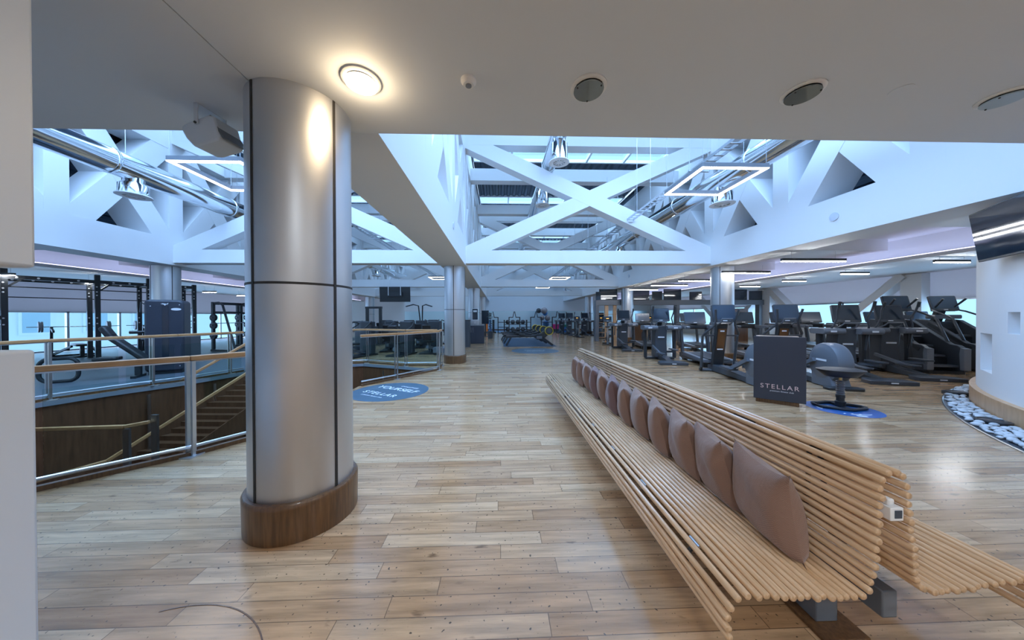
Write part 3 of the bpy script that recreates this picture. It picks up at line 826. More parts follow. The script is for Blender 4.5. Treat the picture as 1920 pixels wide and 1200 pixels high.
lab(rods('backrest', RB), 'slatted backrest on the far side'); lab(rods('seat', RS), 'slatted seat on the far side'); rods('front_lip', RL)
for y in (1.44, 2.85, 4.25, 5.4):
    m = MB(); m.box(-.042, .068, y-Y0-.05, y-Y0+.06, .012, .365); lg = m.build('leg', M['grey'], BN, bevel=.006)
    m = MB(); m.box(-.09, .13, y-Y0-.13, y-Y0+.10, 0, .014); m.build('floor_plate', M['darkwood'], lg)
    # curved steel rib that carries the slats
    m = MB()
    for prof, s in ((LIP[::-1]+SEAT[::-1]+BACK[::-1], 1), (RL[::-1]+RS[::-1]+RB[::-1], -1)):
        pts = [(x-1.57+s*.0, y-Y0, z-.0) for x, z in prof]
        c = []
        for i, p in enumerate(pts):
            a = Vector(pts[max(0, i-1)]); b = Vector(pts[min(len(pts)-1, i+1)]); d = (b-a).normalized(); nrm = Vector((d.z, 0, -d.x))*s
            c.append(tuple(Vector(p)+nrm*.026))
        m.tube(c, .011, 6)
    m.build('rib', M['black'], BN)
m = MB(); m.box(.115, .185, .12, Y1-Y0-.2, .16, .28); m.build('beam', M['grey'], BN, bevel=.006)
for y in (1.40, 1.92, 2.45, 2.98, 3.5, 4.05, 4.6, 5.1):
    m = MB(); m.tube([(.957-1.57, y-Y0, .387), (.957-1.57, y-Y0+.07, .387)], .0065, 6); lab(m.build('spacer_clip', M['alu'], BN), 'pale metal clip between the front slats')
for y in (1.75, 3.1, 4.4):
    m = MB(); m.box(1.528-1.57, 1.53-1.57+.012, y-Y0, y-Y0+.16, .845, .857); m.build('spacer_clip', M['black'], BN)
m = MB(); m.box(-.03, .024, -.012, .04, .685, .738); so = m.build('socket_box', M['white'], BN, bevel=.003)
m = MB(); m.box(-.014, .015, -.014, -.011, .697, .728); m.build('socket', M['screen2'], so)
m = MB(); m.box(-.022, .004, 0, .03, .738, .765); m.build('clamp', M['white'], so, bevel=.006)

def cushion_mesh(seed, w=.395, h=.395, th=.082):
    rnd = random.Random(seed); n = 18; vs = []; fs = []
    wob = [(rnd.uniform(2, 6), rnd.uniform(2, 6), rnd.uniform(0, 6), rnd.uniform(.002, .006)) for _ in range(4)]
    def pt(i, j, s):
        u, v = 2*i/n-1, 2*j/n-1
        pin = 1-.055*(1-abs(u)**2)*abs(v)**3-.055*0
        x = u*w/2*(1-.10*(1-v*v)*abs(u)**4+.07*abs(v)**8); z = v*h/2*(1-.10*(1-u*u)*abs(v)**4+.07*abs(u)**8)
        e = max(0., (1-abs(u)**2.6))*max(0., (1-abs(v)**2.6))
        t = th*e**.42
        t += sum(a*math.sin(f*u+g*v+p) for f, g, p, a in wob)*e
        # sag: more filling low down, slack top
        t *= 1.12-.30*v
        z -= .018*(1-u*u)*max(0, v)
        return (x, s*t, z)
    for s in (-1, 1):
        for j in range(n+1):
            for i in range(n+1): vs.append(pt(i, j, s))
    k = (n+1)*(n+1)
    for j in range(n):
        for i in range(n):
            a = j*(n+1)+i
            fs.append((a, a+1, a+n+2, a+n+1)); fs.append((k+a, k+a+n+1, k+a+n+2, k+a+1))
    m = MB(); m.add(vs, fs); return m
cy_list = [1.47, 1.81, 2.12, 2.46, 2.79, 3.12, 3.45, 3.78, 4.11, 4.45, 4.80, 5.16]
cl = ['nearest brown cushion on the slatted bench, facing the view', 'second brown cushion from the near end of the slatted bench', 'third brown cushion from the near end of the slatted bench', 'fourth brown cushion from the near end of the slatted bench',
      'fifth brown cushion from the near end of the slatted bench', 'sixth brown cushion from the near end of the slatted bench', 'seventh cushion from the near end of the slatted bench, plum brown', 'eighth brown cushion from the near end of the slatted bench',
      'ninth cushion from the near end of the slatted bench, plum brown', 'third brown cushion from the far end of the slatted bench', 'second brown cushion from the far end of the slatted bench', 'last brown cushion at the far end of the slatted bench']
for i, y in enumerate(cy_list):
    m = cushion_mesh(i)
    lean, yaw = R(12+random.uniform(-3, 3)), R((-20 if i else -12)+random.uniform(-5, 5))
    m.move(Matrix.Rotation(lean, 4, 'X'))
    mt = M['cush2'] if i in (6, 8) else M['cush']
    o = m.build('cushion', mt, None, angle=80)
    # local -Y is the front; turn it towards -X (the aisle)
    o.location = (1.345, y, .592); o.rotation_euler = (0, 0, R(-90)+yaw)
    o.rotation_euler = (0, R(random.uniform(-3, 3)), R(-90)+yaw)
    tag(o, cl[i], 'cushion', 'cushions on the slatted bench')
    w, h = .44, .44
    c = MB(); N2 = 40
    c.tube([(-.205, -.03, -.19+.38*k/8) for k in range(9)], .0035, 5) if False else None

# ------------------------------------------------------------------ sign board, stool, floor signs, pebbles
sa, sb = Vector((4.457, 5.10, 0)), Vector((4.937, 4.65, 0))
sang = math.atan2(sb.y-sa.y, sb.x-sa.x); sw_ = (sb-sa).length
SG = thing('sign_stand', 'dark board sign on a brown wooden box, next to the wobble stool', 'sign', tuple((sa+sb)/2), sang)
m = MB(); m.box(-sw_/2, sw_/2, -.012, .012, -.0+.065, 1.142); m.build('board', M['signboard'], SG, bevel=.003)
m = MB(); m.box(-sw_/2+.03, sw_/2-.08, .02, .42, 0, 1.135); m.build('box', M['darkwood'], SG)
m = MB(); m.box(-sw_/2+.05, sw_/2-.08, .04, .40, 1.135, 1.14); m.build('box_top', M['panelwood'], SG)
text_mesh('STELLAR', .105, M['rose'], 'lettering', SG, (.005, -.014, .292), (R(90), 0, 0), .001, 1.28)
text_mesh('premium fitness club', .031, M['letter'], 'small_lettering', SG, (.035, -.014, .222), (R(90), 0, 0), .001, 1.12)

WS = thing('wobble_stool', 'black wobble stool with ribbed column standing on a blue floor sign', 'stool', (5.53, 4.67, .003), R(-20))
m = MB()
ring = [(.30*math.cos(R(a)), .20*math.sin(R(a))) for a in range(0, 360, 20)]
prof = [(.29, -.05), (.31, 0), (.29, .05), (.05, .21), (-.06, .215), (-.31, .10), (-.335, 0), (-.31, -.10), (-.06, -.215), (.05, -.21)]
m.tube([(x, y, .024) for x, y in prof], .024, 8, closed=True); m.build('base_ring', M['black'], WS, angle=60)
m = MB(); m.bar((0, -.2, .024), (0, .2, .024), .05, .03); m.build('cross_bar', M['black'], WS)
m = MB(); m.lathe([(.062, .02), (.066, .10), (.05, .11), (.05, .16), (.056, .165), (.056, .2), (.045, .205)], 20); m.build('socket', M['black'], WS)
m = MB(); pr_ = []
for k in range(7):
    z = .205+k*.035; pr_ += [(.046, z), (.055, z+.006), (.055, z+.012), (.044, z+.018)]
m.lathe(pr_, 20); m.build('ribbed_column', M['grey'], WS, angle=60)
m = MB(); m.lathe([(.02, .44), (.02, .50)], 12); m.build('piston', plain('brass_piston', (.55, .38, .18), .3, 1.), WS)
m = MB(); m.lathe([(.03, .49), (.17, .505), (.19, .53), (.255, .60), (.26, .615), (.2, .634), (.1, .645), (.001, .648)], 28); m.v = [(x*1.16, y*.9, z) for x, y, z in m.v]; m.build('seat', M['vinyl'], WS, angle=60)

def decal(x, y, r, ang, mat, label, kind):
    t = thing('floor_sign', label, 'floor sign', (x, y, .001), ang)
    m = MB(); m.lathe([(.001, .0), (r, .0), (r, .0016), (.001, .0016)], 64); m.build('vinyl_disc', mat, t)
    if kind == 1:
        text_mesh('CHALLENGE', .085, M['letter'], 'lettering', t, (.12, .40, .0022), (0, 0, 0), .0004, 1.)
        text_mesh('YOURSELF', .24, M['letter'], 'lettering', t, (0, .18, .0022), (0, 0, 0), .0004, .98)
        text_mesh('STELLAR', .20, M['letter'], 'lettering', t, (-.02, -.24, .0022), (0, 0, 0), .0004, 1.2)
        text_mesh('premium fitness club', .06, M['letter'], 'lettering', t, (-.02, -.42, .0022), (0, 0, 0), .0004, 1.1)
    elif kind == 2:
        text_mesh('YOURSELF', .20, M['letter'], 'lettering', t, (0, .16, .0022), (0, 0, 0), .0004, 1.)
        text_mesh('STELLAR', .17, M['letter'], 'lettering', t, (0, -.18, .0022), (0, 0, 0), .0004, 1.2)
    else:
        for a0 in (20, 150, 260):
            a = MB(); a.tube([((r*.72)*math.cos(R(a0+6*k)), (r*.72)*math.sin(R(a0+6*k)), .002) for k in range(9)], .006, 4); a.build('arc_mark', M['letter'], t)
        a = MB(); a.box(-.05, .07, -r*.9, -r*.9+.04, .0016, .0024); a.build('bar_mark', M['letter'], t)
        for k in range(3):
            a = MB(); a.bar((-.16+.09*k, -.30, .002), (-.12+.09*k, -.27, .002), .02, .001); a.build('tick_mark', M['letter'], t)
decal(-2.21, 6.10, .75, R(-29.7), M['slatevinyl'], 'round slate-blue floor sign beside the stair well railing', 1)
decal(1.55, 12.98, 1.03, 0, M['slatevinyl'], 'round slate-blue floor sign in front of the rowing machines', 2)
decal(5.484, 4.60, .44, R(-20), M['bluevinyl'], 'round bright blue floor sign under the wobble stool', 3)

# pebble bed along the curved wall
PB = (12.491, -2.213, 8.614)
eb = MB(); pts = []
for k in range(41):
    a = R(104+(170-104)*k/40); pts.append((PB[0]+PB[2]*math.cos(a), PB[1]+PB[2]*math.sin(a), .006))
eb.tube(pts, .012, 6)
struct(eb.build('trim_5', M['alu']), 'thin metal edge round the pebble bed', 'trim')
gb = MB(); inner = []; outer = []
for k in range(41):
    a = R(112+(166-112)*k/40)
    outer.append((PB[0]+PB[2]*math.cos(a), PB[1]+PB[2]*math.sin(a)))
for k in range(41):
    a = R(108+(172-108)*k/40)
    inner.append((CX+(CR+.05)*math.cos(a), CY+(CR+.05)*math.sin(a)))
gb.v = [(x, y, .004) for x, y in outer]+[(x, y, .004) for x, y in inner]
gb.f = [(i, i+1, 41+i+1, 41+i) for i in range(40)]
struct(gb.build('floor_pebble_bed', M['char']), 'dark bed under the pebbles beside the curved wall', 'floor')
lights = [(6.73, 3.86), (8.55, 5.33)]
pm = MB(); rnd = random.Random(3); placed = []
tries = 0
while tries < 30000:
    tries += 1
    x, y = rnd.uniform(5.2, 10.4), rnd.uniform(2.0, 6.6)
    if math.hypot(x-PB[0], y-PB[1]) > PB[2]-.045 or math.hypot(x-CX, y-CY) < CR+.10: continue
    if any(math.hypot(x-a, y-b) < .17 for a, b in lights): continue
    r = rnd.uniform(.03, .055)
    if any((x-a)**2+(y-b)**2 < ((r+c)*.78)**2 for a, b, c in placed): continue
    placed.append((x, y, r))
    q = MB(); q.ball((0, 0, 0), r, 8, 5, (1.15, .82, .5)); q.move(Matrix.Translation((x, y, .006+r*.5)) @ Matrix.Rotation(rnd.uniform(0, 6), 4, 'Z') @ Matrix.Rotation(rnd.uniform(-.3, .3), 4, 'X')); pm.add(q.v, q.f)
tag(pm.build('pebbles', M['pebble'], None, angle=80), 'bed of light grey river pebbles along the foot of the curved white wall', 'pebbles', None, 'stuff')
for (x, y), lb in zip(lights, ('black glass uplight sunk in the pebbles, nearer the right edge of the view', 'black glass uplight sunk in the pebbles, behind the curved wall end')):
    t = thing('floor_uplight', lb, 'uplight', (x, y, .005))
    m = MB(); m.lathe([(.15, 0), (.15, .05), (.12, .062), (.11, .05)], 28); m.build('rim', M['black'], t)
    m = MB(); m.lathe([(.11, .045), (.001, .05)], 28); m.build('glass_cover', M['screen'], t)

# ------------------------------------------------------------------ cardio machines (user looks along +Y)
def console(parent, y, z, w, h, tilt, mat='screen'):
    Mx = Matrix.Translation((0, y, z)) @ Matrix.Rotation(R(-tilt), 4, 'X')
    m = MB(); m.prism(rr(-w/2, w/2, -h/2, h/2, .03), 'Y', 0, .045); m.move(Mx); c = m.build('console', M['char'], parent)
    m = MB(); m.box(-w/2+.02, w/2-.02, -.004, .001, -h/2+.07, h/2-.02); m.move(Mx); m.build('display', M[mat], c)
    m = MB(); m.box(-.05, .05, -.005, .001, -h/2+.025, -h/2+.045); m.move(Mx); m.build('badge', M['badge'], c)
    return c

def make_elliptical():
    t = thing('elliptical_trainer', '', 'elliptical trainer')
    m = MB(); m.prism([(-.40, -1.02), (.40, -1.02), (.40, -.78), (.26, -.58), (-.26, -.58), (-.40, -.78)], 'Z', .0, .085); f = m.build('foot_pad', M['char'], t, bevel=.012)
    m = MB(); m.box(-.06, .06, -1.024, -1.016, .03, .055); m.build('badge', M['badge'], f)
    m = MB(); m.prism([(-.62, .02), (.55, .02), (.55, .16), (.2, .2), (-.62, .09)], 'X', -.1, .1); m.build('base_beam', M['char'], t, bevel=.01)
    m = MB(); m.prism([(-.46, .32), (.46, .32), (.46, .56), (.3, .7), (-.3, .7), (-.46, .56)], 'Z', 0, .07); m.build('front_foot', M['black'], t, bevel=.012)
    m = MB(); m.prism([(.20, .08), (.70, .08), (.66, .6), (.58, 1.16), (.20, 1.16), (.26, .6)], 'X', -.19, .19); m.build('tower', M['char'], t, bevel=.02)
    m = MB(); m.box(-.1, .1, .205, .225, .75, .79); m.build('badge', M['badge'], t)
    for s in (-1, 1):
        m = MB(); m.prism(rr(.02, .60, 1.02, 1.17, .07), 'X', s*.15, s*.58); w = m.build('side_cover', M['grey'], t, bevel=.012)
        m = MB(); m.box(s*.40-.06, s*.40+.06, .014, .021, 1.075, 1.115); m.build('badge', M['badge'], w)
        m = MB(); m.bar((s*.47, .38, .05), (s*.47, .42, 1.06), .09, .12, up=(0, 1, 0)); m.build('support_post', M['black'], t, bevel=.015)
        m = MB(); m.tube([(s*.40, .30, .62), (s*.40, .22, 1.06), (s*.34, .12, 1.24), (s*.29, .10, 1.42), (s*.33, .02, 1.62), (s*.33, -.06, 1.80)], [.022, .022, .02, .02, .022, .024], 8); h = m.build('moving_handle', M['char'], t)
        m = MB(); m.tube([(s*.332, -.03, 1.70), (s*.33, -.065, 1.83)], .031, 8); m.build('grip', M['black'], h)
        dy = s*.16
        m = MB(); m.prism(rr(s*.24-.085, s*.24+.085, -.62+dy, -.14+dy, .05), 'Z', .33+dy*.3, .37+dy*.3); p = m.build('pedal', M['char'], t, bevel=.01)
        m = MB(); m.bar((s*.24, -.5+dy, .30+dy*.3), (s*.24, .34, .36-dy*.6), .05, .07); m.build('pedal_arm', M['grey'], t)
    m = MB(); m.tube([(-.16, .36, 1.16), (-.17, .18, 1.22), (-.14, .1, 1.3), (.14, .1, 1.3), (.17, .18, 1.22), (.16, .36, 1.16)], .018, 8); m.build('fixed_handle', M['grey'], t)
    m = MB(); m.bar((0, .42, 1.12), (0, .34, 1.5), .14, .07, up=(0, 1, 0)); m.build('mast', M['black'], t)
    console(t, .28, 1.54, .56, .46, 14)
    return t
def make_arc():
    t = thing('arc_trainer', '', 'cross trainer')
    m = MB(); m.prism([(-.36, .62), (.36, .62), (.36, .86), (-.36, .86)], 'Z', 0, .06); m.build('front_foot', M['char'], t, bevel=.02)
    m = MB(); m.prism([(.86, .02), (.86, .16), (.55, .2), (-.95, .12), (-.95, .02)], 'X', -.13, .13); m.build('base_beam', M['char'], t, bevel=.012)
    m = MB(); m.bar((0, .66, .1), (0, .42, 1.3), .26, .12, up=(0, 1, 0)); ms = m.build('mast', M['black'], t, bevel=.012)
    m = MB(); m.bar((0, .58, .3), (0, .375, 1.16), .19, .02, up=(0, 1, 0)); lab(m.build('front_cover', M['bronze'], ms), 'shiny bronze mast cover')
    m = MB(); m.box(-.05, .05, .375, .39, 1.08, 1.16); m.build('label_plate', M['badge'], ms)
    m = MB(); m.box(-.07, .07, .486, .498, .60, .63); m.build('badge', M['badge'], ms)
    for s in (-1, 1):
        m = MB(); m.tube([(s*.36, .72, .03), (s*.40, .62, .12), (s*.42, .5, .95), (s*.40, .42, 1.04), (s*.25, .28, 1.24), (s*.22, .24, 1.36), (s*.27, .16, 1.66)], [.035, .035, .03, .03, .026, .024, .026], 8); m.build('side_frame', M['char'], t)
        m = MB(); m.bar((s*.40, .44, .98), (s*.08, .5, .98), .05, .04); m.build('cross_tube', M['char'], t)
        m = MB(); m.prism(rr(s*.22-.1, s*.22+.1, -.45+s*.1, .02+s*.1, .05), 'Z', .26+s*.03, .31+s*.03); m.build('pedal', M['char'], t, bevel=.012)
        m = MB(); m.bar((s*.22, -.2+s*.1, .24+s*.03), (s*.2, -.98, .45-s*.1), .06, .08); m.build('pedal_arm', M['grey'], t)
    m = MB(); m.tube([(-.14, .34, 1.26), (-.13, .2, 1.32), (-.12, .16, 1.42), (.12, .16, 1.42), (.13, .2, 1.32), (.14, .34, 1.26)], .018, 8); m.build('fixed_handle', M['grey'], t)
    m = MB(); m.lathe([(.001, -.17), (.30, -.17), (.34, -.15), (.40, -.13), (.42, -.08), (.42, .08), (.40, .13), (.34, .15), (.30, .17), (.001, .17)], 40); m.move(Matrix.Translation((0, -1.12, .50)) @ Matrix.Rotation(PI/2, 4, 'Y')); d = m.build('round_housing', M['grey'], t, angle=40)
    m = MB(); m.box(-.176, -.17, -1.28, -1.0, .54, .58); m.build('badge', M['badge'], d)
    m = MB(); m.prism([(-.85, .02), (-1.42, .02), (-1.3, .3), (-.85, .3)], 'X', -.16, .16); m.build('rear_base', M['grey'], t)
    m = MB(); m.prism(rr(-.30, .30, -1.55, -1.36, .05), 'Z', 0, .06); m.build('rear_foot', M['black'], t, bevel=.015)
    console(t, .30, 1.56, .54, .46, 14, 'screen2')
    return t
def make_treadmill():
    t = thing('treadmill', '', 'treadmill')
    m = MB(); m.prism([(-1.05, .14), (-1.05, .22), (.9, .25), (1.15, .2), (1.15, .06), (.8, .03), (-.2, .10)], 'X', -.40, .40); m.build('deck', M['char'], t, bevel=.012)
    m = MB(); m.box(-.27, .27, -1.0, .75, .24, .256); m.build('belt', M['belt'], t)
    for s in (-1, 1):
        m = MB(); m.prism([(-1.06, .15), (-1.06, .24), (.85, .275), (.85, .15)], 'X', s*.29, s*.43); m.build('side_rail', M['grey'], t, bevel=.012)
        m = MB(); m.bar((s*.40, .78, .18), (s*.40, .98, 1.12), .07, .17, up=(0, 1, 0)); m.build('upright', M['char'], t, bevel=.012)
        m = MB(); m.prism(rr(.18, 1.04, 1.06, 1.16, .045), 'X', s*.36, s*.46); a = m.build('side_arm', M['grey'], t, bevel=.01)
        m = MB(); m.box(s*.46-.002, s*.46+.002, .3, .4, 1.09, 1.12); m.build('badge', M['badge'], a)
        m = MB(); m.cbox((s*.3, -.8, .07), (.12, .2, .14)); m.build('rear_foot', M['black'], t)
        m = MB(); m.cbox((s*.3, .9, .04), (.12, .2, .08)); m.build('front_foot', M['black'], t)
    m = MB(); m.prism(rr(.84, 1.06, 1.04, 1.2, .05), 'X', -.42, .42); m.build('crossbar', M['black'], t)
    m = MB(); m.bar((0, .98, 1.15), (0, .92, 1.4), .2, .06, up=(0, 1, 0)); m.build('mast', M['black'], t)
    console(t, .86, 1.43, .66, .42, 18, 'screen2')
    return t
def make_climber():
    t = thing('stair_climber', '', 'stair climber')
    side = [(-.80, .06), (-.80, .62), (-.66, .72), (-.50, .74), (.42, 1.34), (.75, 1.38), (.85, 1.1), (.85, .06)]
    for s in (-1, 1):
        m = MB(); m.prism(side, 'X', s*.30, s*.41); p = m.build('side_panel', M['char'], t, bevel=.012)
        m = MB(); m.prism([(-.82, .10), (-.82, .64), (-.74, .66), (-.72, .5), (-.74, .1)], 'X', s*.29, s*.425); lab(m.build('end_cap', M['midgrey'], p), 'pale grey end cap')
        m = MB(); m.bar((s*.413, -.62, .60), (s*.413, .40, 1.24), .012, .09); m.build('side_stripe', M['black'], p)
        m = MB(); m.tube([(s*.36, -.40, .80), (s*.36, -.16, 1.36), (s*.36, -.08, 1.44), (s*.34, .30, 1.60), (s*.27, .48, 1.66), (s*.22, .42, 1.74), (s*.25, .2, 1.96)], [.03, .03, .026, .024, .024, .024, .026], 8); m.build('handrail', M['char'], t)
    for k in range(4):
        y, z = -.70+.28*k, .16+.24*k
        m = MB(); m.box(-.30, .30, y, y+.27, z, z+.05); m.build('step', M['grey'], t)
        m = MB(); m.box(-.30, .30, y+.25, y+.28, z-.1, z+.22); m.build('riser', M['black'], t)
    m = MB(); m.box(-.30, .30, .42, .84, .06, 1.3); m.build('drive_housing', M['char'], t)
    m = MB(); m.bar((0, .66, 1.3), (0, .55, 1.66), .2, .1, up=(0, 1, 0)); m.build('mast', M['black'], t)
    m = MB(); m.prism(rr(-.3, .3, 1.38, 1.5, .04), 'Y', .34, .6); m.build('tray', M['grey'], t)
    m = MB(); m.tube([(-.27, .48, 1.62), (.27, .48, 1.62)], .02, 8); m.build('cross_tube', M['char'], t)
    m = MB(); m.prism(rr(-.36, .36, -.80, .86, .04), 'Z', 0, .07); m.build('base', M['black'], t)
    console(t, .46, 1.84, .62, .46, 16, 'screen2')
    return t
def make_bike():
    t = thing('exercise_bike', '', 'exercise bike')
    for y in (-.5, .55):
        m = MB(); m.prism(rr(-.28, .28, y-.06, y+.06, .03), 'Z', 0, .05); m.build('foot', M['black'], t)
    m = MB(); m.prism([(-.5, .04), (-.42, .1), (.0, .16), (.5, .12), (.55, .04)], 'X', -.05, .05); m.build('base_beam', M['char'], t)
    m = MB(); m.lathe([(.001, -.08), (.24, -.08), (.27, -.04), (.27, .04), (.24, .08), (.001, .08)], 24); m.move(Matrix.Translation((0, .28, .38)) @ Matrix.Rotation(PI/2, 4, 'Y')); m.build('flywheel_cover', M['char'], t, angle=40)
    m = MB(); m.bar((0, -.1, .15), (0, -.32, .9), .07, .1, up=(0, 1, 0)); m.build('seat_post', M['alu'], t)
    m = MB(); m.lathe([(.001, 0), (.1, .01), (.13, .05), (.1, .08), (.001, .085)], 16); m.v = [(x, y*1.2-.36, z+.9) for x, y, z in m.v]; m.build('saddle', M['vinyl'], t)
    m = MB(); m.bar((0, .3, .4), (0, .42, 1.2), .1, .12, up=(0, 1, 0)); m.build('mast', M['char'], t)
    m = MB(); m.tube([(-.22, .1, 1.16), (-.2, .3, 1.2), (0, .42, 1.18), (.2, .3, 1.2), (.22, .1, 1.16)], .02, 8); m.build('handlebar', M['black'], t)
    for s in (-1, 1):
        m = MB(); m.bar((s*.1, .14, .36), (s*.12, .0+s*.1, .3+s*.1), .03, .03); m.cbox((s*.17, s*.1, .3+s*.1), (.1, .1, .03)); m.build('pedal', M['black'], t)
    c = console(t, .36, 1.34, .42, .30, 20)
    m = MB(); m.box(-.07, .07, .326, .329, 1.36, 1.385); m.build('lit_readout', M['amber'], c)
    return t

def row(proto_fn, specs, group):
    out = []; p = None
    for x, y, rot, lb in specs:
        if p is None:
            p = proto_fn(); p.location = (x, y, 0); p.rotation_euler = (0, 0, -R(rot)); p['label'] = lb; p['group'] = group; out.append(p)
        else: out.append(dup(p, (x, y, 0), -R(rot), lb, group))
    return out
row(make_elliptical, [
    (5.50, 9.86, 12, 'black elliptical trainer at the aisle edge, beyond the far end of the slatted bench'),
    (5.70, 13.35, 6, 'smaller-looking elliptical trainer farther along the aisle, beside the wooden shelves of the gantry'),
    (8.72, 7.05, 18, 'grey elliptical trainer right behind the wobble stool'),
    (10.2, 7.3, 18, 'grey elliptical trainer between the wobble stool and the stair climbers')], 'elliptical trainers')
row(make_arc, [
    (5.72, 7.2, 10, 'cross trainer with bronze mast, left of the sign board'),
    (7.28, 7.15, 16, 'cross trainer half hidden by the sign board, its round housing behind the stool')], 'cross trainers')
row(make_climber, [
    (11.52, 7.95, 15, 'stair climber beside the elliptical trainer, its steps fully in view'),
    (13.05, 8.0, 15, 'stair climber partly hidden behind the curved white wall')], 'stair climbers')
row(make_treadmill, [
    (6.53, 9.29, 15, 'treadmill standing just in front of the right steel pillar'),
    (8.62, 9.75, 15, 'treadmill just right of the steel pillar, behind the sign board'),
    (6.98, 14.0, 15, 'treadmill beyond the nearer aisle elliptical, left of the right pillar'),
    (8.8, 13.2, 15, 'treadmill in the second row directly behind the right steel pillar'),
    (10.35, 10.07, 15, 'first treadmill to the right of the pillar pair, behind the half hidden cross trainer'),
    (11.6, 10.15, 15, 'treadmill behind the elliptical trainer next to the wobble stool'),
    (12.95, 10.2, 15, 'treadmill behind the elliptical trainer next to the stair climbers'),
    (14.3, 10.25, 15, 'treadmill behind the first stair climber'),
    (15.5, 9.9, 15, 'treadmill nearest the right windows, behind the second stair climber'),
    (10.6, 13.4, 15, 'treadmill in the second row, under the right half of the media gantry'),
    (14.0, 13.0, 15, 'treadmill in the second row nearest the slanted white brace')], 'treadmills')
row(make_bike, [
    (5.75, 15.7, 20, 'exercise bike beside the gantry end post, just past the farther aisle elliptical'),
    (5.62, 21.1, 0, 'nearest exercise bike of the far group left of the gantry'),
    (7.0, 20.2, 10, 'exercise bike behind the gantry shelves'),
    (10.3, 19.9, 10, 'exercise bike behind the brown counter'),
    (8.1, 16.3, 10, 'exercise bike in front of the brown counter')], 'exercise bikes')
row(lambda: make_elliptical(), [
    (5.48, 25.8, 0, 'leftmost tall elliptical of the far group left of the gantry'),
    (5.67, 23.7, 0, 'second elliptical of the far group, before the end mirrors'),
    (6.86, 23.6, 0, 'elliptical of the far group standing under the far right pillar'),
    (8.1, 23.4, 0, 'elliptical of the far group just behind the gantry end post')], 'far elliptical trainers')

t = thing('counter', 'brown wooden counter behind the treadmills under the gantry', 'counter', (8.7, 18.9, 0))
m = MB(); m.box(-.55, .55, -.35, .35, 0, 1.02); m.build('body', M['darkwood'], t)
m = MB(); m.box(-.6, .6, -.4, .4, 1.02, 1.06); m.build('top', M['panelwood'], t)
m = MB(); m.box(-.2, .2, -.02, .02, 0, 1.0)
t = thing('door_panel', 'brown door leaf by the right windows behind the treadmills', 'door', (14.0, 17.0, 0))
m = MB(); m.box(-.5, .5, -.03, .03, 0, 1.92); m.build('leaf', M['panelwood'], t)
m = MB(); m.tube([(.4, -.06, .9), (.4, -.06, 1.15)], .012, 6); m.build('handle', M['alu'], t)

# ------------------------------------------------------------------ rowing machines on their mat
mm = MB(); mm.prism(rr(.2, 2.86, 14.75, 20.6, .03), 'Z', 0.0, .012)
tag(mm.build('exercise_mat', plain('dark_blue_mat', (.035, .075, .13), .5), None), 'dark blue mat under the rowing machines', 'mat')
def make_rower():
    t = thing('rowing_machine', '', 'rowing machine')
    m = MB(); m.bar((-1.22, 0, .46), (.35, 0, .50), .1, .1); m.build('slide_rail', M['black'], t)
    m = MB(); m.box(-1.2, .3, -.03, .03, .50, .525); m.build('rail_strip', M['alu'], t)
    for s in (-1, 1):
        m = MB(); m.bar((-.95, s*.04, .44), (-1.2, s*.22, .02), .05, .05); m.build('rear_leg', M['black'], t)
        m = MB(); m.bar((.62, s*.06, .44), (1.16, s*.20, .03), .07, .1); m.build('front_leg', M['black'], t)
        m = MB(); m.box(-.02, .26, s*.08, s*.2, .36, .5); m.v = [(x+.35, y, z) for x, y, z in m.v]; m.build('footplate', M['grey'], t)
    m = MB(); m.prism([(.2, .42), (.72, .36), (1.0, .62), (.9, .78), (.6, .62), (.3, .56)], 'Y', -.08, .08); m.build('front_frame', M['black'], t)
    m = MB(); m.box(.36, .66, -.085, .085, .43, .47); m.build('logo_plate', M['yellow'], t)
    m = MB(); m.lathe([(.001, -.12), (.19, -.12), (.21, -.10), (.21, .10), (.19, .12), (.001, .12)], 32); m.move(Matrix.Translation((.98, 0, .76)) @ Matrix.Rotation(PI/2, 4, 'X')); w = m.build('flywheel', M['black'], t, angle=40)
    m = MB()
    for s in (-1, 1):
        m.tube([(.98+.2*math.cos(R(15*k)), s*.123, .76+.2*math.sin(R(15*k))) for k in range(24)], .014, 6, closed=True)
    m.build('yellow_ring', M['yellow'], w)
    m = MB(); m.lathe([(.001, .122), (.12, .122), (.12, .126), (.001, .126)], 20); m.move(Matrix.Translation((.98, 0, .76)) @ Matrix.Rotation(PI/2, 4, 'X')); m.build('hub_cover', M['screen2'], w)
    m = MB(); m.prism(rr(-.55, -.25, -.16, .16, .06), 'Z', .545, .60); m.build('seat', M['vinyl'], t)
    m = MB(); m.bar((.35, 0, .52), (.84, 0, .82), .03, .03); m.tube([(.4, -.22, .6), (.4, .22, .6)], .016, 8); m.build('handle', M['grey'], t)
    m = MB(); m.bar((.8, 0, .95), (.55, 0, 1.05), .3, .02); 
    return t
row(make_rower, [
    (1.55, 15.25, 0, 'nearest rowing machine on the blue mat, its yellow-ringed wheel in full view'),
    (1.45, 16.5, 0, 'second rowing machine on the blue mat'),
    (1.38, 17.8, 0, 'third rowing machine on the blue mat'),
    (1.32, 19.1, 0, 'rowing machine at the back of the blue mat')], 'rowing machines')

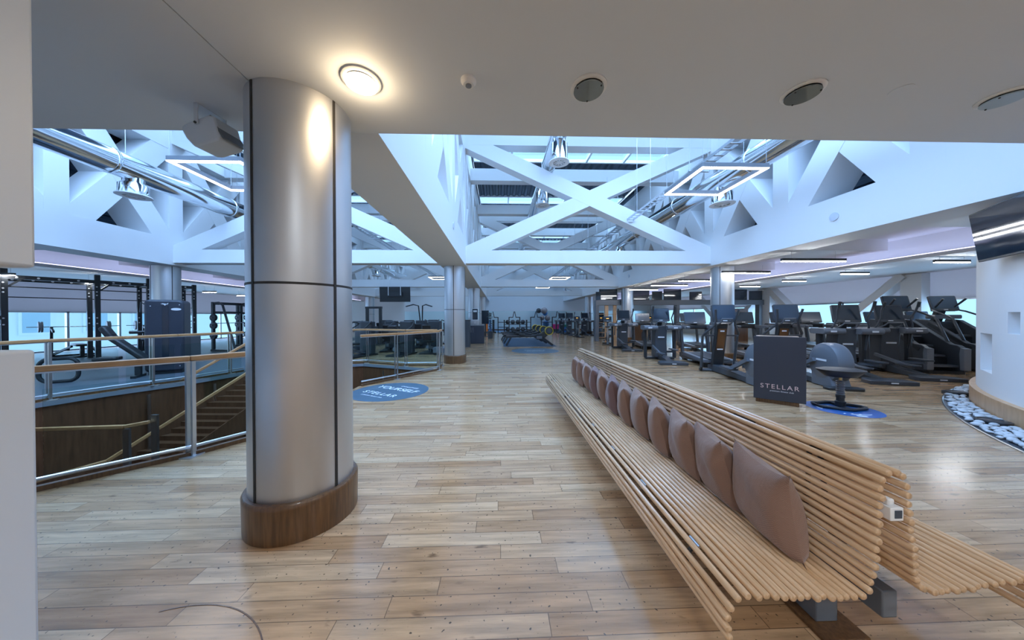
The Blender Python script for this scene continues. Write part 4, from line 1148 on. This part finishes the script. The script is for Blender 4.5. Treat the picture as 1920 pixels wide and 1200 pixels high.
# ------------------------------------------------------------------ racks, balls and mats at the end of the hall
t = thing('ball_rack', 'two-tier black rack of medicine balls behind the rowing machines', 'rack', (1.18, 22.0, 0))
for s in (-1, 1):
    m = MB(); m.box(s*.82-.04, s*.82+.04, -.28, .28, 0, 1.25); m.build('upright', M['black'], t)
for z in (.38, .92):
    m = MB()
    for y in (-.12, .12): m.tube([(-.8, y, z), (.8, y, z)], .02, 6)
    m.build('ball_rail', M['black'], t)
for tier, z in (('lower', .38), ('upper', .92)):
    for k in range(4):
        o = MB(); o.ball((0, 0, 0), .17, 16, 10); o = o.build('medicine_ball', M['balldark'], None, loc=(1.18-.56+.37*k, 22.0, z+.17), angle=80)
        tag(o, '%s dark medicine ball on the %s tier of the rack behind the rowing machines' % (('leftmost', 'second', 'third', 'rightmost')[k], tier), 'medicine ball', 'medicine balls on the rack')
RK = thing('training_rack', 'tall black rack with hooked uprights, left one in front of the end mirrors', 'rack', (.38, 27.1, 0))
for k in range(2):
    for s in (-1, 1):
        x = s*.5
        m = MB(); m.box(x-.04, x+.04, -.04, .04, 0, 1.45); m.bar((x, 0, 1.42), (x+s*.36, 0, 1.42), .06, .07); m.bar((x+s*.34, 0, 1.4), (x+s*.46, 0, 1.95), .05, .06); 
        if k == 0: m.build('upright', M['black'], RK)
m = MB(); m.box(-.5, .5, -.03, .03, .5, .56); m.box(-.5, .5, -.3, .3, .95, 1.0); m.build('shelf', M['black'], RK)
m = MB(); m.box(-.45, .45, -.4, .4, 0, .05); m.build('foot', M['black'], RK)
dup(RK, (2.35, 27.1, 0), 0, 'tall black rack with hooked uprights, middle one in front of the end mirrors', 'hooked racks')
dup(RK, (4.32, 27.1, 0), 0, 'tall black rack with hooked uprights, holding the exercise balls', 'hooked racks')
RK['group'] = 'hooked racks'
for x, z, r, mt, lb in ((3.70, 2.03, .24, 'balldark', 'dark grey exercise ball at the top left of the ball cluster'), (4.13, 2.04, .31, 'ballgrey', 'largest light grey exercise ball at the top of the cluster'), (4.30, 1.80, .24, 'ballblue', 'blue exercise ball half behind the largest grey ball'),
                        (3.94, 1.36, .23, 'ballgrey', 'grey exercise ball low on the left of the hooked rack'), (4.45, 1.33, .26, 'ballgrey', 'grey exercise ball low on the right of the hooked rack'), (4.30, .80, .30, 'ballblue', 'pale blue exercise ball at the foot of the hooked rack')):
    o = MB(); o.ball((0, 0, 0), r, 20, 12); o = o.build('exercise_ball', M[mt], None, loc=(x, 27.5+(.5 if r == .24 else 0), z), angle=80); tag(o, lb, 'exercise ball', 'exercise balls by the end mirrors')
for x, w, z0, z1, mt, lb in ((5.45, .75, .30, .75, 'pink', 'pink foam mat stack beside the hooked racks'), (6.2, .55, .48, .70, 'green', 'green foam block on top of the blue one'), (6.2, .6, .01, .48, 'blue', 'blue foam block right of the pink mats'), (5.45, .75, .01, .30, 'char', 'dark step platform under the pink mats')):
    m = MB(); m.box(-w/2, w/2, -.3, .3, 0, z1-z0); o = m.build('foam_block', M[mt], None, bevel=.02, loc=(x, 28.4, z0)); tag(o, lb, 'foam block', 'coloured foam blocks')
t = thing('roller_stand', 'stand of upright coloured foam rollers left of the hooked racks', 'stand', (-1.0, 27.5, 0))
m = MB(); m.box(-.7, .7, -.2, .2, 0, .12); m.build('base', M['black'], t)
for k, mt in enumerate(('black', 'orange', 'ballblue', 'black')):
    m = MB(); m.tube([(-.45+.3*k, 0, .12), (-.45+.3*k, 0, 1.2)], .1, 12); m.build('roller', M[mt], t)

# ------------------------------------------------------------------ drinks corner by the third pillar
t = thing('cabinet', 'dark grey cabinet with two thin handles at the foot of the third pillar', 'cabinet', (-1.27, 16.72, 0))
m = MB(); m.box(-.42, .42, -.2, .2, 0, 1.0); m.build('body', M['signboard'], t)
m = MB(); m.box(-.44, .44, -.22, .22, 1.0, 1.03); m.build('worktop', M['midgrey'], t)
for s in (-1, 1):
    m = MB(); m.box(s*.215-.2, s*.215+.2, -.215, -.2, .03, .98); d = m.build('door', M['signboard'], t, bevel=.004)
    m = MB(); m.box(-.24+s*.05-.008, -.24+s*.05+.008, -.235, -.215, .62, .9); m.build('handle', M['alu'], d)
t = thing('drinks_dispenser', 'steel drinks dispenser with a dark screen standing on the grey cabinet', 'drinks dispenser', (-1.35, 16.72, 1.031))
m = MB(); m.box(-.24, .24, -.16, .16, 0, .27); m.build('body', M['alu'], t, bevel=.01)
m = MB(); m.box(-.18, .18, -.05, .05, .27, .93); m.build('screen_frame', M['white'], t)
m = MB(); m.box(-.15, .15, -.058, -.05, .30, .90); m.build('display', M['screen'], t)
m = MB(); m.box(-.1, .1, -.061, -.058, .72, .82); m.build('lit_graphic', M['letter'], t)
m = MB(); m.tube([(0, -.18, .2), (0, -.2, .08)], .015, 8); m.build('tap', M['white'], t)
t = thing('towel_bin', 'tall dark rounded bin between the second and third pillars', 'bin', (-1.66, 14.85, 0))
m = MB(); m.prism(rr(-.22, .22, -.2, .2, .08), 'Z', 0, 1.30); m.build('body', M['char'], t)
m = MB(); m.prism(rr(-.23, .23, -.21, .21, .08), 'Z', 1.30, 1.34); m.build('lid', M['black'], t)
t = thing('information_screen', 'dark upright display beside the fourth pillar', 'display', (-1.05, 22.4, 0))
m = MB(); m.box(-.26, .26, -.03, .03, .95, 1.95); m.build('panel', M['screen'], t)
m = MB(); m.box(-.05, .05, -.04, .04, .02, .95); m.box(-.25, .25, -.2, .2, 0, .03); m.build('stand', M['black'], t)
t = thing('potted_plant', 'dark green potted plant behind the drinks dispenser', 'plant', (-.62, 20.2, 0))
m = MB(); m.lathe([(.16, 0), (.2, .5), (.18, .5), (.17, .46), (.001, .46)], 16); m.build('pot', M['char'], t)
m = MB(); rnd = random.Random(5)
for k in range(60):
    a, z, l = rnd.uniform(0, 6.28), rnd.uniform(.6, 1.7), rnd.uniform(.15, .34)
    c, s_ = math.cos(a), math.sin(a); w = .035
    m.add([(0, 0, z), (c*l*.5-s_*w, s_*l*.5+c*w, z+.08), (c*l, s_*l, z+.02), (c*l*.5+s_*w, s_*l*.5-c*w, z+.08)], [(0, 1, 2, 3)])
m.build('leaves', plain('leaf_green', (.02, .07, .045), .5), t)
m = MB(); m.tube([(0, 0, .46), (0, 0, 1.7)], .015, 6); m.build('stem', M['darkwood'], t)
t = thing('low_plinth', 'low grey padded bench beside the second steel pillar', 'bench', (-2.15, 11.95, 0))
m = MB(); m.box(-.45, .45, -.25, .25, .08, .30); m.build('seat', M['grey'], t, bevel=.02)
for s in (-1, 1):
    m = MB(); m.box(s*.38-.04, s*.38+.04, -.2, .2, 0, .08); m.build('leg', M['black'], t)

# ------------------------------------------------------------------ weight machines beyond the stair well
def make_weight(arm=0):
    t = thing('weight_machine', '', 'weight machine')
    m = MB(); m.prism(rr(-.28, .28, -.15, .15, .07, 5), 'Z', .05, 1.32); m.build('weight_shroud', M['char'], t, bevel=.03)
    m = MB(); m.box(-.06, .06, -.158, -.145, .2, 1.2); m.build('stack_window', M['screen'], t)
    m = MB(); m.box(-.12, .12, -.157, -.15, 1.22, 1.27); m.build('badge', M['badge'], t)
    m = MB(); m.box(-.32, .32, -.2, 1.1, 0, .06); m.build('base', M['black'], t)
    m = MB(); m.bar((0, .1, .12), (0, 1.05, .3), .1, .12); m.build('frame', M['grey'], t)
    m = MB(); m.prism(rr(-.2, .2, .55, .98, .06), 'Z', .46, .54); m.build('seat', M['vinyl'], t, bevel=.02)
    m = MB(); m.bar((0, .98, .55), (0, 1.16, 1.18), .34, .08, up=(0, 1, 0)); m.build('backrest', M['vinyl'], t, bevel=.03)
    m = MB(); m.bar((0, .75, .05), (0, .8, .46), .08, .08, up=(0, 1, 0)); m.build('seat_post', M['grey'], t)
    for s in (-1, 1):
        m = MB()
        if arm == 0: m.tube([(s*.2, .05, 1.2), (s*.42, .25, 1.32), (s*.46, .6, 1.1), (s*.36, .72, 1.0)], .025, 8)
        elif arm == 1: m.tube([(s*.05, .1, 1.3), (s*.1, .3, 2.05), (s*.3, .55, 2.1), (s*.62, .7, 2.0)], .03, 8)
        else: m.tube([(s*.3, .3, .5), (s*.44, .5, .9), (s*.40, .8, .95)], .03, 8)
        m.build('lever_arm', M['black'], t)
    return t
wg = 'weight machines beyond the stair well'
w0 = make_weight(0); w1 = make_weight(1); w2 = make_weight(2)
specs = [(w0, -5.2, 11.95, 160, 'weight machine with dark shroud right beside the big pillar, behind the far railing'),
         (w2, -4.95, 13.9, 190, 'second weight machine from the big pillar, its seat turned towards the railing'),
         (w0, -3.75, 12.3, 170, 'weight machine below the hanging television, behind the middle railing post'),
         (w1, -3.95, 15.3, 185, 'weight machine with high bent pull-down arms'),
         (w2, -2.8, 13.1, 175, 'weight machine nearest the second steel pillar'),
         (w0, -6.2, 13.6, 150, 'weight machine at the back, left of the hanging television'),
         (w2, -5.2, 17.4, 185, 'weight machine in the last row under the hanging television'),
         (w0, -2.9, 17.6, 180, 'weight machine in the last row behind the second steel pillar'),
         (w2, -6.6, 17.8, 180, 'weight machine in the last row beside the left steel pillar'),
         (w0, -4.1, 18.6, 180, 'weight machine at the very back before the end mirrors')]
used = set()
for pr_, x, y, a, lb in specs:
    if pr_.name not in used:
        used.add(pr_.name); pr_.location = (x, y, 0); pr_.rotation_euler = (0, 0, R(a)); pr_['label'] = lb; pr_['group'] = wg
    else: dup(pr_, (x, y, 0), R(a), lb, wg)
t = thing('cable_crossover', 'tall narrow twin-post cable machine behind the weight machines', 'cable machine', (-6.75, 16.3, 0))
for s in (-1, 1):
    m = MB(); m.box(s*.35-.06, s*.35+.06, -.08, .08, 0, 2.0); m.build('post', M['black'], t)
m = MB(); m.box(-.42, .42, -.1, .1, 1.95, 2.06); m.build('top_beam', M['black'], t)
m = MB(); m.box(-.5, .5, -.4, .4, 0, .06); m.build('base', M['black'], t)
m = MB(); m.box(-.22, .22, -.08, .08, .06, 1.0); m.build('weight_stack', M['char'], t)
t = thing('standing_table', 'round-edged standing table among the weight machines', 'table', (-5.05, 15.2, 0))

# replaced below by its parts
m = MB(); m.prism(rr(-.42, .42, -.26, .26, .08), 'Z', .98, 1.03); m.build('table_top', M['black'], t)
m = MB(); m.box(-.14, .14, -.1, .1, .03, .98); m.build('pedestal', M['char'], t)
m = MB(); m.prism(rr(-.3, .3, -.24, .24, .06), 'Z', 0, .03); m.build('foot', M['black'], t)

# ------------------------------------------------------------------ tall cable tower and its bench
TW = thing('cable_tower', 'tall black boxed cable machine in front of the left steel pillar', 'cable machine', (-9.03, 8.45, .008), R(33))
m = MB(); m.prism(rr(-.36, .36, .07, 1.97, .1, 5), 'Y', -.33, .33); m.build('shroud', M['signboard'], TW, bevel=.05)
m = MB(); m.box(-.04, .08, -.338, -.322, .25, 1.80); m.build('stack_window', M['screen'], TW)
m = MB(); m.lathe([(.001, 0), (.12, 0), (.12, .006), (.001, .006)], 20); m.v = [(x*.8+.22, z-.338, y*.28+1.72) for x, y, z in m.v]; m.build('oval_badge', M['badge'], TW)
m = MB(); m.prism([(-.06, 1.86), (-.02, 1.875), (.05, 1.86), (.08, 1.89), (.07, 1.85), (.03, 1.84), (.02, 1.81), (0, 1.84), (-.03, 1.85)], 'Y', -.342, -.331); m.build('leaping_emblem', M['badge'], TW)
for x, z in ((-.24, 1.80), (.28, 1.84), (.28, .2)):
    m = MB(); m.cbox((x, -.332, z), (.02, .008, .02)); m.build('screw', M['badge'], TW)
m = MB(); m.box(-.30, .30, -.28, .28, 0, .08); m.build('base', M['black'], TW)
m = MB(); m.tube([(-.33, -.1, 1.78), (-.45, -.15, 1.90), (-.45, -.2, 1.64)], .02, 8); m.build('pulley_arm', M['black'], TW)
for z in (1.12, .92):
    m = MB(); m.tube([(-.34, -.12, z), (-.66+(1.12-z), -.12, z)], .04, 10); m.lathe([(.001, 0), (.05, 0), (.05, .02), (.001, .02)], 12) if False else None
    m.build('roller_pad', M['black'], TW)
WB = thing('cable_bench', 'low black training bench with looped front leg, left of the tall cable machine', 'weight bench', (-9.8, 7.42, .008), R(30))
loop = rr(-.28, .28, .03, .56, .16, 5)
m = MB(); m.tube([(x-.42, 0, z) for x, z in loop], .04, 8, closed=True); m.build('loop_leg', M['black'], WB)
m = MB(); m.bar((-.6, 0, .30), (.95, 0, .42), .12, .1); m.build('beam', M['char'], WB)
m = MB(); m.prism(rr(.1, .5, -.17, .17, .06), 'Z', .46, .54); m.build('seat', M['vinyl'], WB, bevel=.02)
m = MB(); m.bar((.95, 0, .42), (.35, 0, 1.05), .3, .12); m.build('backrest', M['vinyl'], WB, bevel=.04)
m = MB(); m.bar((.38, 0, 1.02), (.24, 0, 1.28), .26, .13); m.build('head_pad', M['vinyl'], WB, bevel=.04)
m = MB(); m.bar((.8, -.25, .03), (.8, .25, .03), .1, .06); m.bar((.8, 0, .03), (.8, 0, .4), .1, .1); m.build('rear_leg', M['black'], WB)

# ------------------------------------------------------------------ power rig and barbells by the left windows
RG = thing('power_rig', 'long black power rig of bolted posts and pull-up bars by the left windows', 'power rig', (-15.18, 9.65, .008), R(-29.4))
PY = (0, 1.7, 2.9, 4.17); 
for y in PY:
    for x, h in ((0, 3.03 if y < 3 else 2.9), (-1.2, 2.9)):
        m = MB(); m.box(x-.06, x+.06, y-.06, y+.06, 0, h); po = m.build('post', M['black'], RG)
        for z in (.7, 1.3, 1.5, 2.3, 2.42, 2.6):
            b = MB(); b.tube([(x+.06, y-.02, z), (x+.072, y-.02, z)], .022, 8); b.build('bolt', M['badge'], po)
        m = MB(); m.box(x-.12, x+.12, y-.12, y+.12, 0, .012); m.build('foot_plate', M['black'], po)
for x in (0, -1.2):
    m = MB(); m.box(x-.04, x+.04, 0, 4.17, 2.72, 2.84); be = m.build('top_beam', M['black'], RG)
    for k in range(11):
        b = MB(); b.tube([(x+.04, .2+.37*k, 2.78), (x+.055, .2+.37*k, 2.78)], .03, 8); b.build('bolt', M['badge'], be)
for y, y2 in zip(PY, PY[1:]):
    m = MB(); m.tube([(0, y, 2.48), (0, y2, 2.48)], .017, 8); m.build('pull_up_bar', M['black'], RG)
    m = MB(); m.tube([(-1.2, y, 2.2), (-1.2, y2, 2.2)], .017, 8); m.build('pull_up_bar', M['black'], RG)
    m = MB(); m.bar((0, y+.02, 2.44), (0, y+.3, 2.74), .05, .07, up=(1, 0, 0)); m.build('brace', M['black'], RG)
for y in PY:
    m = MB(); m.tube([(0, y, 2.74), (-1.2, y, 2.74)], .025, 8); m.build('cross_bar', M['black'], RG)
for z in (1.9, 1.62, 1.34, 1.06, .78):
    m = MB(); m.tube([(0, 4.17, z), (-1.2, 4.17, z)], .02, 8); m.build('ladder_rung', M['black'], RG)
m = MB(); m.bar((0, 0.0, 1.52), (.0, -1.0, 1.52), .08, .12); m.build('spotter_arm', M['black'], RG)
m = MB(); m.bar((0, -.1, 1.3), (0, -.4, 1.5), .05, .08, up=(1, 0, 0)); m.build('brace', M['black'], RG)

def make_press():
    t = thing('bench_press', '', 'weight bench')
    for s in (-1, 1):
        m = MB(); m.bar((s*.55, .4, 0), (s*.55, .3, 1.15), .07, .09, up=(0, 1, 0)); m.build('upright', M['black'], t)
        m = MB(); m.bar((s*.55, .5, .05), (s*.2, -.5, .42), .06, .07); m.build('brace', M['black'], t)
        m = MB(); m.bar((s*.55, .28, 1.1), (s*.55, -.2, .98), .05, .07); m.build('hook', M['black'], t)
    m = MB(); m.prism(rr(-.15, .15, -.85, .35, .06), 'Z', .42, .5); m.build('pad', M['vinyl'], t, bevel=.02)
    m = MB(); m.box(-.05, .05, -.8, -.7, .05, .42); m.bar((-.3, -.75, .03), (.3, -.75, .03), .08, .06); m.build('leg', M['black'], t)
    m = MB(); m.bar((-.55, .45, .03), (.55, .45, .03), .08, .06); m.build('base', M['black'], t)
    return t
bp = make_press(); bp.location = (-16.6, 12.3, .008); bp.rotation_euler = (0, 0, R(60)); bp['label'] = 'bench press in front of the left windows, seen between the rig posts'; bp['group'] = 'bench presses'
dup(bp, (-15.6, 14.4, .008), R(60), 'bench press by the left windows, just left of the tall cable machine', 'bench presses')
def barbell(x, y, z, rz, lb, n=2, pr=.2):
    t = thing('barbell', lb, 'barbell', (x, y, z), rz, 'barbells')
    m = MB(); m.tube([(-1.05, 0, 0), (1.05, 0, 0)], .014, 8); m.build('bar', M['alu'], t)
    for s in (-1, 1):
        for k in range(n):
            p = MB(); p.lathe([(.03, -.02), (pr, -.02), (pr, .02), (.03, .02)], 20); p.move(Matrix.Translation((s*(.74+.06*k), 0, 0)) @ Matrix.Rotation(PI/2, 4, 'Y')); p.build('weight_plate', M['midgrey'], t, angle=40)
barbell(-16.8, 12.4, 1.17, R(60), 'barbell racked on the bench press between the rig posts')
barbell(-15.8, 14.5, 1.17, R(60), 'barbell racked on the bench press left of the tall cable machine')

def make_smith():
    t = thing('squat_rack', '', 'squat rack')
    for s in (-1, 1):
        m = MB(); m.box(s*.6-.05, s*.6+.05, .35, .45, 0, 2.2); m.build('upright', M['black'], t)
        m = MB(); m.tube([(s*.6, .4, 2.15), (s*.6, .1, 2.17), (s*.6, -.1, 2.05), (s*.6, -.75, .05)], .045, 8); m.build('slanted_post', M['char'], t)
        m = MB(); m.box(s*.6-.05, s*.6+.05, -.8, .5, 0, .08); m.build('base', M['black'], t)
        for z in (.7, 1.15, 1.5):
            p = MB(); p.tube([(s*.6, .2, z), (s*.84, .2, z)], .02, 8); p.build('plate_peg', M['alu'], t)
            p = MB(); p.lathe([(.02, -.05), (.15, -.05), (.15, .05), (.02, .05)], 18); p.move(Matrix.Translation((s*.74, .2, z)) @ Matrix.Rotation(PI/2, 4, 'Y')); p.build('weight_plate', M['black'], t, angle=40)
    m = MB(); m.box(-.6, .6, .36, .44, 2.08, 2.2); m.build('top_beam', M['black'], t)
    m = MB(); m.box(-.6, .6, .37, .43, 1.7, 1.78); m.build('cross_bar', M['black'], t)
    m = MB(); m.tube([(-1.0, 0, 1.25), (1.0, 0, 1.25)], .016, 8); m.build('bar', M['alu'], t)
    return t
s0 = make_smith(); s0.location = (-12.3, 14.3, 0); s0.rotation_euler = (0, 0, R(80)); s0['label'] = 'black squat rack with slanted posts and plates, right of the left pillar'; s0['group'] = 'squat racks'
dup(s0, (-13.2, 16.6, 0), R(80), 'black squat rack with plates, half hidden by the big pillar', 'squat racks')
dup(s0, (-17.9, 9.6, 0), R(80), 'black squat rack at the left edge of the view by the windows', 'squat racks')
t = thing('plyo_box', 'white wooden jump box right of the tall cable machine', 'jump box', (-12.5, 12.4, 0))
m = MB(); m.box(-.25, .25, -.25, .25, 0, .75); m.build('box', M['midgrey'], t, bevel=.01)
m = MB(); m.box(-.1, .1, -.253, -.249, .5, .58); m.build('grip_hole', M['seam'], t)
# fix position of the loose pieces placed on the floor
for o in bpy.data.objects:
    if o.name.startswith('standing_table') and o.parent is None: o['category'] = 'table'

# ------------------------------------------------------------------ camera
cam = bpy.data.cameras.new('camera'); co = bpy.data.objects.new('camera', cam); COL.objects.link(co)
co.location = (0, 0, 1.5)
co.rotation_euler = (Matrix.Rotation(R(-1.81), 3, 'Z') @ Matrix.Rotation(R(90-.37), 3, 'X') @ Matrix.Rotation(-.0039, 3, 'Z')).to_euler()
cam.sensor_fit = 'HORIZONTAL'; cam.sensor_width = 36; cam.lens = 560/1920*36
cam.shift_x = 6/1920; cam.shift_y = -3/1920; cam.clip_start = .05; cam.clip_end = 200
SC.camera = co

# ------------------------------------------------------------------ light
def area(name, loc, size, sy, energy, col, rot=(0, 0, 0), spread=180):
    l = bpy.data.lights.new(name, 'AREA'); l.shape = 'RECTANGLE'; l.size = size; l.size_y = sy; l.energy = energy; l.color = col; l.spread = R(spread)
    o = bpy.data.objects.new(name, l); COL.objects.link(o); o.location = loc; o.rotation_euler = rot; return o
DAY = (.50, .60, 1.)
for x0, x1 in BAYS:
    for a, b in SKY:
        area('skylight_daylight', ((x0+x1)/2, (a+b)/2, 8.6), x1-x0, b-a, (46 if a < 4 else 20)*(x1-x0)*(b-a), DAY)
# daylight through the side windows
area('window_daylight', (-20.1, 18, 2.0), 28, 4.0, 1300, (.54, .64, 1.), (0, R(-90), 0)).rotation_euler = (R(90), 0, R(-90))
area('window_daylight', (17.0, 17, 2.2), 24, 3.6, 1000, (.54, .64, 1.), (0, 0, 0)).rotation_euler = (R(90), 0, R(90))
# cove strips
area('cove_glow', (12.3, 17, 3.27), .12, 28, 32, (.46, .58, 1.)).rotation_euler = (0, R(180), 0)
area('cove_glow', (-14.55, 16, 3.27), .12, 30, 32, (.46, .58, 1.)).rotation_euler = (0, R(180), 0)
# lit downlight
sp = bpy.data.lights.new('downlight_lamp', 'SPOT'); sp.energy = 26; sp.color = (1., .74, .45); sp.spot_size = R(150); sp.spot_blend = .5; sp.shadow_soft_size = .08
so_ = bpy.data.objects.new('downlight_lamp', sp); COL.objects.link(so_); so_.location = (-.915, 2.03, 3.03)
pl_ = bpy.data.lights.new('downlight_bulb', 'POINT'); pl_.energy = 7; pl_.color = (1., .74, .45); pl_.shadow_soft_size = .04
po_ = bpy.data.objects.new('downlight_bulb', pl_); COL.objects.link(po_); po_.location = (-.908, 2.02, 2.99)
# unseen fill lights added behind the viewer to brighten the lounge
for x in (-3, 0, 3, 6):
    area('lounge_fill', (x, -1.6, 3.05), .4, .4, 56, (.84, .92, 1.))
w = bpy.data.worlds.new('World'); SC.world = w; w.use_nodes = True
bg = w.node_tree.nodes['Background']; bg.inputs['Color'].default_value = (.54, .76, 1., 1); bg.inputs['Strength'].default_value = 1.6
SC.view_settings.view_transform = 'Standard'; SC.view_settings.look = 'None'; SC.view_settings.exposure = 0.; SC.view_settings.gamma = 1; SC.view_settings.use_curve_mapping = False
SC.cycles.max_bounces = 8; SC.cycles.diffuse_bounces = 5; SC.cycles.glossy_bounces = 5; SC.cycles.transparent_max_bounces = 16; SC.cycles.transmission_bounces = 6
SC.cycles.use_denoising = True; SC.cycles.sample_clamp_indirect = 6; SC.cycles.caustics_reflective = False; SC.cycles.caustics_refractive = False
